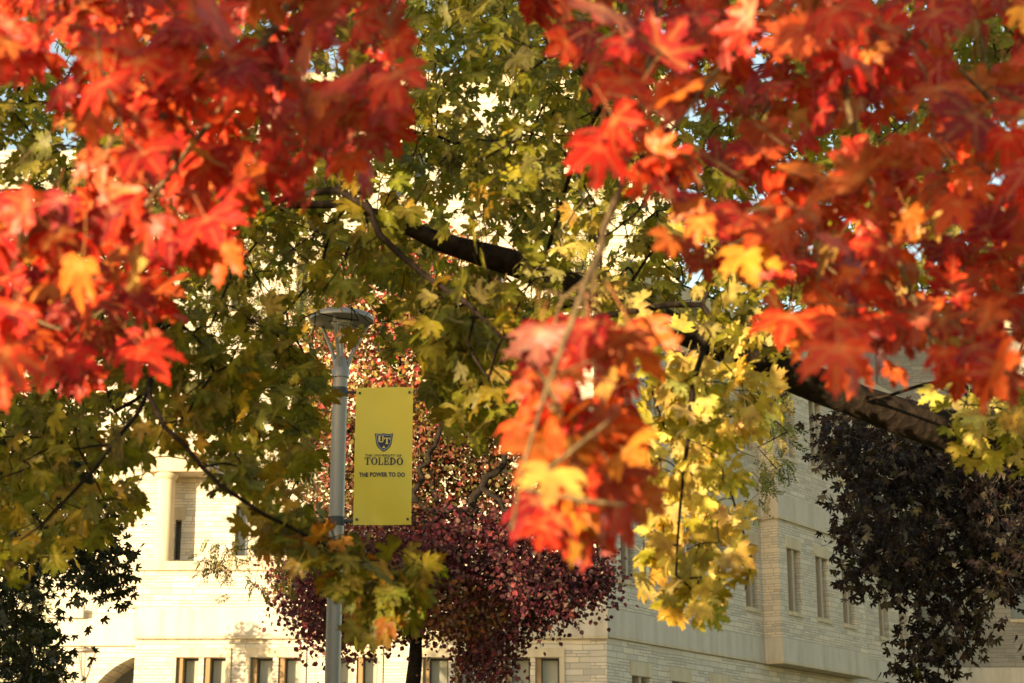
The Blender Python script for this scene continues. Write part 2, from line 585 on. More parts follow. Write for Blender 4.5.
# recessed wall at the left: band, ledge, big arch, narrow window
zr0, zr1 = fz(646, Y_R), fz(619, Y_R)
MB().box(fx(-60, Y_R), X_L - .05, Y_R - .12, Y_R - .002, zr0, zr1).build('band', M['band'], hall, bevel=.01)
MB().box(fx(48, Y_R), fx(86, Y_R), Y_R - .3, Y_R - .122, zr1 + .003, zr1 + .3).build('block_course', M['band'], hall, bevel=.01)
arch = bmesh.new()
n = 32
zc_top = fz(150, Y_R)


def aq(*pts):
    arch.faces.new([arch.verts.new(p) for p in pts])


for i in range(n):
    t0, t1 = math.pi - math.pi * i / n, math.pi - math.pi * (i + 1) / n
    xa, za, xb, zb = axc + ra * math.cos(t0), azc + ra * math.sin(t0), axc + ra * math.cos(t1), azc + ra * math.sin(t1)
    aq((xa, Y_R, za), (xb, Y_R, zb), (xb, Y_R, z_spr), (xa, Y_R, z_spr))
    aq((xa, Y_R, za), (xa, Y_R + 1.8, za), (xb, Y_R + 1.8, zb), (xb, Y_R, zb))
for sgn in (-1, 1):
    xa = axc + sgn * ra
    aq((xa, Y_R, 0), (xa, Y_R, azc), (xa, Y_R + 1.8, azc), (xa, Y_R + 1.8, 0))
bmesh.ops.recalc_face_normals(arch, faces=arch.faces)
me_a = bpy.data.meshes.new('arch')
arch.to_mesh(me_a)
arch.free()
ar = link('arch', me_a, M['stone'], hall)
MB().box(axc - ra, axc + ra, Y_R + 1.8, Y_R + 1.9, 0, azc + ra).build('pane', M['glass'], ar)
slit_window(hall, fx(50, Y_R), fx(62, Y_R), fz(720, Y_R), fz(668, Y_R), y=Y_R, reveal=.30, paneM='glass', lintel=False, mull=False)

# side wing: local x runs along the wing, -y faces the lawn
wing_rot = math.pi / 2 - rad(33.6)
wing_frame = Matrix.Translation(Vector((C0.x, C0.y, 0))) @ Matrix.Rotation(wing_rot, 4, 'Z')
wing_inv = wing_frame.inverted()
NW = Vector((D_W.y, -D_W.x, 0))


def wpt(px, py, off=0.0):
    """(along, height) where the pixel's ray meets the wing's wall plane, moved off metres outwards."""
    o = Vector((0, 0, EYE))
    d = at(px, py, 10) - o
    p0 = Vector((C0.x, C0.y, 0)) + NW * off
    t = (p0 - o).dot(NW) / d.dot(NW)
    p = wing_inv @ (o + d * t)
    return p.x, p.z


def wing_part(o):
    o.matrix_parent_inverse = Matrix()
    o.matrix_local = wing_frame
    return o


BAY = 0.62
s_end = wpt(918, 650)[0]
sb0, sb1 = wpt(763, 600)[0], wpt(865, 600, BAY)[0]
z1b, z1t = wpt(683, 647.7)[1], wpt(683, 622.7)[1]
z2b, z2t = wpt(777, 516, BAY)[1], wpt(777, 492.7, BAY)[1]
z_wt = wpt(777, 352, BAY)[1]
zwb, zwt = wpt(794.5, 612, BAY)[1], wpt(794.5, 550, BAY)[1]
zub, zut = wpt(821, 470, BAY)[1], wpt(821, 405, BAY)[1]
zlt = wpt(641, 676.5)[1]
opsA, winA = [], []
for pa, pb in ((745, 758), (712, 726), (680, 694), (650, 664), (621, 635)):
    a, b = wpt(pa, 570)[0], wpt(pb, 570)[0]
    winA.append((a, b, zwb, zwt))
    winA.append((a, b, zub, zut))
for pa, pb in ((632, 650), (672, 690), (711, 729), (750, 767), (786, 802)):
    winA.append((wpt(pa, 680)[0], wpt(pb, 680)[0], zlt - 1.7, zlt))
for pa, pb in ((879, 888.5), (899, 908.5)):
    a, b = wpt(pa, 620)[0], wpt(pb, 620)[0]
    winA.append((a, b, zwb, zwt))
    winA.append((a, b, zub, zut))
wp = wing_part(wall_mesh('wing_wall', M['stone'], hall, 0, s_end, 0, z_wt, winA, .30))
for o in winA:
    w = slit_window(hall, *o, y=0, reveal=.30, paneM='paleglass' if o[2] > z1b else 'blind')
    wing_part(w)
winB = []
for pa, pb in ((788, 801), (816.5, 828.5), (842, 853.5)):
    a, b = wpt(pa, 585, BAY)[0], wpt(pb, 585, BAY)[0]
    winB.append((a, b, zwb, zwt))
    winB.append((a, b, zub, zut))
wing_part(wall_mesh('bay_wall', M['stone'], hall, sb0, sb1, z1b, z_wt, winB, .30, -BAY))
for o in winB:
    wing_part(slit_window(hall, *o, y=-BAY, reveal=.30))
bs = MB()
bs.quad((sb0, -.003, z1b), (sb0, -BAY, z1b), (sb0, -BAY, z_wt), (sb0, -.003, z_wt))
bs.quad((sb1, -BAY, z1b), (sb1, -.003, z1b), (sb1, -.003, z_wt), (sb1, -BAY, z_wt))
bs.quad((sb0, -BAY, z1b), (sb0, -.003, z1b), (sb1, -.003, z1b), (sb1, -BAY, z1b))
wing_part(bs.build('bay_side', M['stone'], hall))
e = .05
for (zb, zt_) in ((z1b, z1t), (z2b, z2t)):
    wing_part(MB().box(.02, sb0 - .053, -e, -.002, zb, zt_).build('band', M['band'], hall, bevel=.01))
    wing_part(MB().box(sb0 - .05, sb1 + .05, -BAY - e, -.004, zb - .004, zt_ + .003).build('band', M['band'], hall, bevel=.01))
    wing_part(MB().box(sb1 + .053, s_end, -e, -.002, zb - .002, zt_ + .001).build('band', M['band'], hall, bevel=.01))
    wing_part(MB().box(sb0 - .07, sb1 + .07, -BAY - .08, -.005, zb - .08, zb - .008).build('ledge', M['trim'], hall))
    wing_part(MB().box(.02, sb0 - .08, -.08, -.003, zb - .07, zb - .004).build('ledge', M['trim'], hall))
wing_part(MB().box(-.08, s_end + .05, -BAY - .25, .5, z_wt + .003, z_wt + .5).build('cornice', M['trim'], hall, bevel=.02))
wing_part(MB().box(0, s_end, .5, 9, z_wt - .3, z_wt).build('roof', M['roof'], hall))
# end walls of the wing, and a downpipe at the bay's far corner
wing_part(MB().box(-.002, .30, .302, 6, z_par, z_wt).build('side_wall', M['stone'], hall))
wing_part(MB().box(s_end - .3, s_end - .002, .302, 9, 0, z_wt).build('side_wall', M['stone'], hall))
wing_part(MB().tube([(sb1 + .18, -.09, z1t + .02), (sb1 + .18, -.09, z2b - .1)], [.05, .05], 10).build('downpipe', M['mullion'], hall, smooth=True))

# grey building beyond the wing, in the wing's shadow
Y_G = 74.0
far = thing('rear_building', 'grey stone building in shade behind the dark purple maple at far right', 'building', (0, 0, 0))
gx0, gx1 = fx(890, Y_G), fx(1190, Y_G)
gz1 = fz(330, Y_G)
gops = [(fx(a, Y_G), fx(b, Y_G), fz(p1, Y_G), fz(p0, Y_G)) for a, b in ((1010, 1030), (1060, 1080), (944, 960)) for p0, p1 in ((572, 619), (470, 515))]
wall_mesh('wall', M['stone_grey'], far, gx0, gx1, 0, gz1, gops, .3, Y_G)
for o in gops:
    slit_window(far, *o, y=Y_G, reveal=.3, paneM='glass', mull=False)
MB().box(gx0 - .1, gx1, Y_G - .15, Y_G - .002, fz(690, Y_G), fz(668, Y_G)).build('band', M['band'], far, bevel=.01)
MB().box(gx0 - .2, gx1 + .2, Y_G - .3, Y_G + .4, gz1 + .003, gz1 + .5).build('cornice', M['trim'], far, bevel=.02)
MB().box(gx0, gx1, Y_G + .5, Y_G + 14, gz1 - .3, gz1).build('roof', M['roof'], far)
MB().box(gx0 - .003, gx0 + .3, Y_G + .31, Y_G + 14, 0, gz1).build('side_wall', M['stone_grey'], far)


# ------------------------------------------------------------------ lamps and banner
def make_lamp(loc, label, disc_z, post_top, r=.36, pr=.082, arms=()):
    """Post with three struts spreading to a flat round shade."""
    t = thing('street_lamp', label, 'street lamp', loc, 0)
    MB().lathe([(.19, 0), (.19, .05), (.13, .1), (.12, .5), (pr * 1.12, .56), (pr * 1.05, .6), (pr, post_top - .3), (pr, post_top)], 28).build('pole', M['metal'], t, smooth=True)
    MB().lathe([(pr * 1.2, post_top + .002), (pr * 1.2, post_top + .1), (pr * .9, post_top + .14), (pr * .9, post_top + .2), (.05, post_top + .24)], 24).build('collar', M['metal'], t, smooth=True)
    MB().lathe([(r * .96, disc_z), (r, disc_z + .012), (r, disc_z + .045), (r * .93, disc_z + .075), (r * .5, disc_z + .125), (.06, disc_z + .15)], 48).build('lamp_shade', M['metal'], t, smooth=True)
    MB().lathe([(r * .30, disc_z - .04), (r * .34, disc_z - .003)], 28).build('lens', M['lens'], t, smooth=True)
    MB().lathe([(.028, post_top + .242), (.028, disc_z - .045)], 12).build('stem', M['metal'], t, smooth=True)
    for k in range(3):
        a = rad(20 + 120 * k)
        c, s = math.cos(a), math.sin(a)
        MB().tube([(c * pr * .9, s * pr * .9, post_top + .12), (c * .13, s * .13, post_top + .3), (c * r * .86, s * r * .86, disc_z - .004)], [.024, .022, .02], 10).build('strut', M['metal'], t, smooth=True)
    for z, L_ in arms:
        MB().tube([(pr, 0, z), (pr + L_, 0, z)], [.016, .016], 10).build('banner_arm', M['black'], t, smooth=True)
        MB().lathe([(pr + .006, z - .05), (pr + .012, z - .045), (pr + .012, z + .045), (pr + .006, z + .05)], 24).build('clamp', M['black'], t, smooth=True)
    return t


Y_P = 19.6
pp = at(340, 390, Y_P)
z_bt, z_bb = at(380, 388.5, Y_P).z, at(380, 525.5, Y_P).z
z_disc = at(340, 322, Y_P).z
z_pt = at(340, 378, Y_P).z
xb0, xb1 = at(356.5, 390, Y_P).x, at(413.5, 390, Y_P).x
make_lamp((pp.x, Y_P, 0), 'grey round-topped lamp post carrying the yellow banner', z_disc, z_pt, .36, .082,
          arms=((z_bt - .045, xb1 - pp.x - .07), (z_bb + .045, xb1 - pp.x - .07)))
lp = at(85, 652, 54.4)
make_lamp((lp.x, 54.4, 0), 'small distant lamp post with round shade before the arched wall at left', lp.z, lp.z - .95, .36, .07)

BW, BH = xb1 - xb0, z_bt - z_bb
ban = thing('banner', 'tall yellow university banner with blue shield hung beside the lamp post', 'banner', (xb0, Y_P, z_bb))


def banner_cloth():
    me = bpy.data.meshes.new('cloth')
    nx, nz = 14, 40
    vs_, fs = [], []
    for side in (0, 1):
        for j in range(nz + 1):
            for i in range(nx + 1):
                u, v = i / nx, j / nz
                y = -.03 * math.sin(math.pi * v) * (0.4 + .6 * u) + .018 * math.sin(8 * v + 4 * u)
                vs_.append((u * BW, y + side * .003 - .045, v * BH))
        o = side * (nx + 1) * (nz + 1)
        for j in range(nz):
            for i in range(nx):
                a = o + j * (nx + 1) + i
                q = (a, a + 1, a + nx + 2, a + nx + 1)
                fs.append(q if side == 0 else q[::-1])
    me.from_pydata(vs_, [], fs)
    me.shade_smooth()
    m, nt, b, out = mat_new('yellow_banner_vinyl')
    L = nt.links
    tc = N(nt, "ShaderNodeTexCoord")
    no = N(nt, "ShaderNodeTexNoise", i_Scale=3.0, i_Detail=4.0)
    L.new(tc.outputs["Object"], no.inputs["Vector"])
    # broad slanting bands, tinted deeper to imitate leaf shadow on the cloth
    sp = N(nt, "ShaderNodeSeparateXYZ")
    L.new(tc.outputs["Object"], sp.inputs[0])
    k = N(nt, "ShaderNodeMath", operation='MULTIPLY_ADD')
    L.new(sp.outputs[0], k.inputs[0])
    k.inputs[1].default_value = 1.9
    L.new(sp.outputs[2], k.inputs[2])
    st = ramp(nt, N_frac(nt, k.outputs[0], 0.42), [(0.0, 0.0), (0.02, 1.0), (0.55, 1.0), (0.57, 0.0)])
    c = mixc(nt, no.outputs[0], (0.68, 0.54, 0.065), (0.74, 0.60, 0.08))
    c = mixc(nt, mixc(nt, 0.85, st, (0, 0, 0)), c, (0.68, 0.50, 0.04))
    L.new(c, b.inputs["Base Color"])
    b.inputs["Roughness"].default_value = 0.5
    tr = N(nt, "ShaderNodeBsdfTranslucent")
    L.new(c, tr.inputs[0])
    mx = N(nt, "ShaderNodeMixShader")
    mx.inputs[0].default_value = 0.3
    L.new(b.outputs[0], mx.inputs[1])
    L.new(tr.outputs[0], mx.inputs[2])
    L.new(mx.outputs[0], out.inputs["Surface"])
    return link('cloth', me, m, ban)


def N_frac(nt, src, mul):
    a = N(nt, "ShaderNodeMath", operation='MULTIPLY')
    nt.links.new(src, a.inputs[0])
    a.inputs[1].default_value = mul
    f = N(nt, "ShaderNodeMath", operation='FRACT')
    nt.links.new(a.outputs[0], f.inputs[0])
    return f.outputs[0]


def cloth_y(x, z):
    u, v = x / BW, z / BH
    return -.03 * math.sin(math.pi * v) * (0.4 + .6 * u) + .018 * math.sin(8 * v + 4 * u) - .045


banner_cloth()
navy = simple('navy_ink', (0.006, 0.008, 0.03), 0.6, 0, .05)
gold = simple('gold_ink', (0.62, 0.47, 0.10), 0.6, 0, .05)
grey_ink = simple('pale_blue_ink', (0.25, 0.26, 0.30), 0.6, 0, .05)


def bz(py):
    return (py + 1.7 - 525.5) / (388.5 - 525.5) * BH


def bxx(px):
    return (px - 356.5) / 57.0 * BW


class Ink:
    def __init__(self):
        self.v, self.f, self.k = [], [], 0

    def poly(self, pts, lift=.004):
        self.k += 1
        b = len(self.v)
        tris = geometry.tessellate_polygon([[Vector((p[0], p[1], 0)) for p in pts]])
        for p in pts:
            self.v.append((p[0], cloth_y(p[0], p[1]) - lift - self.k * .00006, p[1]))
        self.f += [tuple(b + i for i in t) for t in tris]

    def rect(self, x0, x1, z0, z1, lift=.004):
        self.poly([(x0, z0), (x1, z0), (x1, z1), (x0, z1)], lift)

    def ring(self, cx, cz, rx, rz, tx, tz, a0=0, a1=360, lift=.004):
        n = 28
        o, i = [], []
        for k in range(n + 1):
            t = rad(a0 + (a1 - a0) * k / n)
            o.append((cx + rx * math.cos(t), cz + rz * math.sin(t)))
            i.append((cx + (rx - tx) * math.cos(t), cz + (rz - tz) * math.sin(t)))
        for k in range(n):
            self.poly([o[k], o[k + 1], i[k + 1], i[k]], lift)

    def build(self, name, mat, parent):
        me = bpy.data.meshes.new(name)
        me.from_pydata(self.v, [], self.f)
        return link(name, me, mat, parent)


def serif(ink, ch, x, z, w, h, lift=.004):
    s, t, sf = w * .25, h * .11, w * .11

    def foot(cx, zz, half, up_):
        ink.rect(cx - half, cx + half, zz if up_ else zz - t, zz + t if up_ else zz, lift)
    if ch == 'T':
        ink.rect(x, x + w, z + h - t, z + h, lift)
        ink.rect(x, x + t * .9, z + h - t * 2.9, z + h - t, lift)
        ink.rect(x + w - t * .9, x + w, z + h - t * 2.9, z + h - t, lift)
        ink.rect(x + w / 2 - s / 2, x + w / 2 + s / 2, z, z + h - t, lift)
        foot(x + w / 2, z, s / 2 + sf, True)
    elif ch == 'O':
        ink.ring(x + w / 2, z + h / 2, w / 2, h / 2 * 1.03, s, t, lift=lift)
    elif ch in 'LE':
        c = x + sf + s / 2
        ink.rect(c - s / 2, c + s / 2, z, z + h, lift)
        foot(c, z, s / 2 + sf, True)
        foot(c, z + h, s / 2 + sf, False)
        ink.rect(c, x + w, z, z + t, lift)
        ink.rect(x + w - t * .9, x + w, z + t, z + t * 3.2, lift)
        if ch == 'E':
            ink.rect(c, x + w * .93, z + h - t, z + h, lift)
            ink.rect(x + w * .93 - t * .9, x + w * .93, z + h - t * 2.8, z + h - t, lift)
            ink.rect(c, x + w * .72, z + h * .5 - t / 2, z + h * .5 + t / 2, lift)
            ink.rect(x + w * .72 - t * .8, x + w * .72, z + h * .5 - t * 1.4, z + h * .5 + t * 1.4, lift)
    elif ch == 'D':
        c = x + sf + s / 2
        ink.rect(c - s / 2, c + s / 2, z, z + h, lift)
        foot(c, z, s / 2 + sf, True)
        foot(c, z + h, s / 2 + sf, False)
        ink.ring(c, z + h / 2, x + w - c, h / 2, s, t, -90, 90, lift=lift)
    elif ch == 'U':
        for k, c in enumerate((x + sf + s / 2, x + w - sf - s / 2)):
            ss = s if k == 0 else s * .6
            ink.rect(c - ss / 2, c + ss / 2, z + h * .3, z + h, lift)
            foot(c, z + h, ss / 2 + sf * .35, False)
        ink.ring(x + w / 2, z + h * .3, w / 2 - sf, h * .3, s * .75, t * 1.3, 180, 360, lift=lift)


ink = Ink()
zt0, zt1 = bz(465.3), bz(457.8)
hh = zt1 - zt0
x = bxx(366.8)
tot = bxx(404.6) - x
ws = [('T', 1.0), ('O', 1.12), ('L', .86), ('E', .86), ('D', 1.08), ('O', 1.12)]
unit = tot / (sum(w for _, w in ws) + .13 * 5)
for ch, w in ws:
    serif(ink, ch, x, zt0, w * unit, hh)
    x += (w + .13) * unit
ink.build('lettering', navy, ban)


def text(body, px0, px1, pz0, pz1, mat, bold=0.0):
    cu = bpy.data.curves.new('lettering', 'FONT')
    cu.body = body
    cu.size = 1
    cu.offset = bold
    cu.space_character = 1.06
    tmp = bpy.data.objects.new('lettering', cu)
    COL.objects.link(tmp)
    dg = bpy.context.evaluated_depsgraph_get()
    me = bpy.data.meshes.new_from_object(tmp.evaluated_get(dg))
    bpy.data.objects.remove(tmp)
    co = np.array([v.co[:] for v in me.vertices])
    lo, hi = co.min(0), co.max(0)
    X0, X1, Z0, Z1 = bxx(px0), bxx(px1), bz(pz1), bz(pz0)
    for v in me.vertices:
        xx = X0 + (v.co.x - lo[0]) / (hi[0] - lo[0]) * (X1 - X0)
        zz = Z0 + (v.co.y - lo[1]) / (hi[1] - lo[1]) * (Z1 - Z0)
        v.co = (xx, cloth_y(xx, zz) - .0045, zz)
    me.materials.clear()
    return link('lettering', me, mat, ban)


text("THE UNIVERSITY OF", 367, 403, 454.6, 457.0, navy, 0.02)
text("THE POWER TO DO", 361.5, 406.7, 472.6, 477.2, navy, 0.04)


def shield(cx, zt, w, h, k=1.0):
    """Shield outline with a pointed top and curved sides."""
    half = [(0, .0), (.18, -.03), (.34, -.035), (.5, -.0)]
    pts = [(x_, z_) for x_, z_ in half]
    for i in range(1, 13):
        t = i / 12
        pts.append((.5 * (1 - .16 * t * 2 if t < .45 else (.856 * math.cos((t - .45) / .55 * math.pi / 2) ** .8)), -.06 - .94 * t))
    pts[-1] = (0, -1)
    full = pts + [(-x_, z_) for x_, z_ in pts[-2:0:-1]]
    zc_ = -.47
    return [(cx + x_ * w * k, zt + h * (zc_ + (z_ - zc_) * k)) for x_, z_ in full]


scx, szt = bxx(385.2), bz(433.2)
sw, sh = bxx(394.2) - bxx(376.2), bz(433.2) - bz(452.2)
i0, i1, i2, i3 = Ink(), Ink(), Ink(), Ink()
i0.poly(shield(scx, szt, sw, sh, 1.0)[::-1], .004)
i1.poly(shield(scx, szt, sw, sh, .87)[::-1], .0055)
i2.poly(shield(scx, szt, sw, sh, .78)[::-1], .007)
sd = i0.build('shield', navy, ban)
i1.build('border', grey_ink, sd)
i2.build('field', navy, sd)
serif(i3, 'U', scx - sw * .33, szt - sh * .50, sw * .36, sh * .34, .0085)
serif(i3, 'T', scx + sw * .0, szt - sh * .58, sw * .34, sh * .34, .0085)
i3.poly([(scx - sw * .08, szt - sh * .80), (scx + sw * .10, szt - sh * .80), (scx + sw * .01, szt - sh * .66)], .0085)
i3.build('monogram', gold, sd)
for gx in (.04, BW - .04):
    for gz_ in (.06, BH - .06):
        MB().box(gx - .012, gx + .012, cloth_y(gx, gz_) - .016, cloth_y(gx, gz_) - .001, gz_ - .012, gz_ + .012).build('grommet', M['black'], ban)

# ------------------------------------------------------------------ leaves
rng = np.random.default_rng(7)
random.seed(7)


def maple_template(detail=True, seed=0):
    r = np.random.default_rng(seed)
    half = [(0, 1.0), (.045, .87), (.15, .82), (.125, .70), (.235, .64), (.165, .50), (.155, .40), (.29, .47), (.33, .60), (.44, .575), (.63, .72), (.575, .55), (.70, .49), (.56, .40), (.60, .30), (.42, .215), (.55, .17), (.72, .19), (.60, .055), (.50, -.05), (.30, -.09), (.11, -.05)]
    if not detail:
        half = [(0, 1.0), (.15, .8), (.16, .42), (.36, .56), (.63, .72), (.58, .40), (.42, .22), (.70, .19), (.45, -.06), (.11, -.05)]
    R = [(x + r.normal(0, .018), y + r.normal(0, .018)) for x, y in half[1:]]
    Lf = [(-x + r.normal(0, .018), y + r.normal(0, .018)) for x, y in half[1:]]
    out = [half[0]] + R + [(0, 0)] + Lf[::-1]
    inner = []
    veins = [((0, 0), (0, .92)), ((0, 0), (.57, .65)), ((0, 0), (-.57, .65)), ((0, 0), (.63, .17)), ((0, 0), (-.63, .17))]
    if detail:
        for (a, b) in veins:
            for t in ((.2, .42, .64, .86) if b[1] > .3 else (.3, .55, .8)):
                inner.append((b[0] * t, b[1] * t, 1.0))
        for (x, y) in ((.08, .6), (.1, .3), (.25, .42), (.3, .2), (.28, .02), (.42, .36)):
            inner += [(x, y, 0.0), (-x, y, 0.0)]
    else:
        inner = [(0, .35, 1.0), (0, .65, 1.0), (.28, .33, 1.0), (-.28, .33, 1.0)]
    pts = [Vector(p) for p in out] + [Vector(p[:2]) for p in inner]
    n = len(out)
    edges = [(i, (i + 1) % n) for i in range(n)]
    res = geometry.delaunay_2d_cdt(pts, edges, [list(range(n))], 1, 1e-5)
    co = np.array([(p.x, p.y, 0.0) for p in res[0]])
    fs = [tuple(f) for f in res[2] if len(f) == 3]
    allp = np.array([(p.x, p.y) for p in pts])
    va = np.zeros(len(co))
    src = np.array([0.0] * n + [i[2] for i in inner])
    for i, c in enumerate(co):
        j = np.argmin(((allp - c[:2]) ** 2).sum(1))
        va[i] = src[j]
    va[np.argmin((co[:, :2] ** 2).sum(1))] = 1.0
    # fold up between the veins, curl down towards the tips, one random wave
    rr = np.hypot(co[:, 0], co[:, 1])
    curl, fold = r.uniform(.10, .38), r.uniform(.05, .12)
    ph, am = r.uniform(0, 6.28), r.uniform(.03, .08)
    co[:, 2] = -curl * rr ** 2 + fold * (1 - va) * np.minimum(1, rr * 2) * .6 + am * np.sin(3 * np.arctan2(co[:, 0], co[:, 1]) + ph) * rr + r.uniform(-.15, .15) * co[:, 0] * rr + r.uniform(.05, .3) * np.abs(co[:, 0]) * .5
    # petiole
    b = len(co)
    L_ = r.uniform(.55, .9)
    pet = np.array([(-.012, 0, 0), (.012, 0, 0), (.010, -L_ * .5, .05), (-.010, -L_ * .5, .05), (.012, -L_, .16), (-.012, -L_, .16)])
    co = np.vstack([co, pet])
    va = np.concatenate([va, np.ones(6)])
    fs += [(b, b + 1, b + 2), (b, b + 2, b + 3), (b + 3, b + 2, b + 4), (b + 3, b + 4, b + 5)]
    co[:, 1] += L_
    co[:, 2] -= .16
    return co.astype(np.float32), np.array(fs, np.int32), va.astype(np.float32)


def oval_template(seed=0, w=.42):
    r = np.random.default_rng(seed)
    c = r.uniform(-.25, .1)
    co = np.array([(0, .15, 0), (w * .8, .40, .10), (w, .65, .10 + c * .3), (w * .6, .95, .08 + c * .6), (0, 1.2, c), (-w * .6, .95, .08 + c * .6), (-w, .65, .10 + c * .3), (-w * .8, .40, .10), (0, .68, c * .35)], np.float32)
    fs = np.array([(8, i, (i + 1) % 8) for i in range(8)], np.int32)
    va = np.array([1, 0, 0, 0, 1, 0, 0, 0, 1], np.float32)
    return co, fs, va


def pinnate_template(seed=0):
    """Compound leaf: a drooping rachis with paired leaflets."""
    r = np.random.default_rng(seed)
    co, fs = [], []
    npair = 9
    for i in range(npair):
        t = .18 + .8 * i / npair
        for s in (-1, 1):
            b = len(co)
            z = -.35 * t * t
            a = rad(r.uniform(50, 75)) * s
            l = r.uniform(.19, .26) * (1 - .4 * abs(t - .5))
            d = np.array((math.sin(a), math.cos(a), r.uniform(-.5, .1)))
            q = np.array((math.cos(a), -math.sin(a), r.uniform(-.3, .3))) * l * .2
            o = np.array((0, t, z))
            co += [o, o + d * l * .5 + q, o + d * l, o + d * l * .5 - q]
            fs += [(b, b + 1, b + 2), (b, b + 2, b + 3)]
    b = len(co)
    for t in (0, .5, 1.0):
        co += [np.array((-.006, t, -.35 * t * t)), np.array((.006, t, -.35 * t * t))]
    fs += [(b, b + 1, b + 3), (b, b + 3, b + 2), (b + 2, b + 3, b + 5), (b + 2, b + 5, b + 4)]
    return np.array(co, np.float32), np.array(fs, np.int32), np.zeros(len(co), np.float32)


MAPLE = [maple_template(True, s) for s in range(12)]
MAPLE_LO = [maple_template(False, s) for s in range(8)]
OVAL = [oval_template(s) for s in range(6)]
PINN = [pinnate_template(s) for s in range(6)]


def leaf_object(name, templates, pos, axis, nrm, size, tint, mat, parent):
    """All blades of one crown as one mesh; arrays (N,3),(N,3),(N,3),(N,),(N,3)."""
    pos, axis, nrm, size, tint = (np.asarray(a, np.float32) for a in (pos, axis, nrm, size, tint))
    axis = axis / (np.linalg.norm(axis, axis=1, keepdims=True) + 1e-9)
    nrm = nrm - axis * (nrm * axis).sum(1, keepdims=True)
    nrm = nrm / (np.linalg.norm(nrm, axis=1, keepdims=True) + 1e-9)
    side = np.cross(axis, nrm)
    which = rng.integers(0, len(templates), len(pos))
    V, Fc, T, W, A_ = [], [], [], [], []
    alpha = np.clip(rng.normal(.22, .3, len(pos)), 0, .95).astype(np.float32)
    base = 0
    for k, (co, fs, va) in enumerate(templates):
        idx = np.where(which == k)[0]
        if not len(idx):
            continue
        P = (co[None, :, 0:1] * side[idx, None] + co[None, :, 1:2] * axis[idx, None] + co[None, :, 2:3] * nrm[idx, None]) * size[idx, None, None] + pos[idx, None]
        n, v = len(idx), len(co)
        V.append(P.reshape(-1, 3))
        Fc.append((fs[None] + (np.arange(n) * v)[:, None, None] + base).reshape(-1, 3))
        T.append(np.repeat(tint[idx], v, 0))
        W.append(np.tile(va, n))
        A_.append(np.repeat(alpha[idx], v))
        base += n * v
    V, Fc, T, W = np.concatenate(V), np.concatenate(Fc), np.concatenate(T), np.concatenate(W)
    A_ = np.concatenate(A_)
    me = bpy.data.meshes.new(name)
    me.vertices.add(len(V))
    me.vertices.foreach_set('co', V.ravel())
    me.loops.add(Fc.size)
    me.loops.foreach_set('vertex_index', Fc.ravel().astype(np.int32))
    me.polygons.add(len(Fc))
    me.polygons.foreach_set('loop_start', np.arange(0, Fc.size, 3, dtype=np.int32))
    me.polygons.foreach_set('use_smooth', np.ones(len(Fc), bool))
    a = me.attributes.new('tint', 'FLOAT_COLOR', 'POINT')
    a.data.foreach_set('color', np.concatenate([T, A_[:, None]], 1).ravel().astype(np.float32))
    a = me.attributes.new('vein', 'FLOAT', 'POINT')
    a.data.foreach_set('value', W.astype(np.float32))
    me.update(calc_edges=True)
    return link(name, me, mat, parent)


# ------------------------------------------------------------------ tree growing
def in_poly(p, poly):
    x, y = p
    c = False
    n = len(poly)
    for i in range(n):
        (x1, y1), (x2, y2) = poly[i], poly[(i + 1) % n]
        if (y1 > y) != (y2 > y) and x < (x2 - x1) * (y - y1) / (y2 - y1) + x1:
            c = not c
    return c


def scatter(poly, n, holes=()):
    """n well spread points inside a polygon."""
    xs, ys = [p[0] for p in poly], [p[1] for p in poly]
    pts = []
    while len(pts) < n:
        best, bd = None, -1
        for _ in range(5):
            for _ in range(200):
                q = (random.uniform(min(xs), max(xs)), random.uniform(min(ys), max(ys)))
                if in_poly(q, poly) and not any(in_poly(q, h) for h in holes):
                    break
            if not pts:
                best = q
                break
            d = min((q[0] - a[0]) ** 2 + (q[1] - a[1]) ** 2 for a in pts[-400:])
            if d > bd:
                bd, best = d, q
        pts.append(best)
    return pts


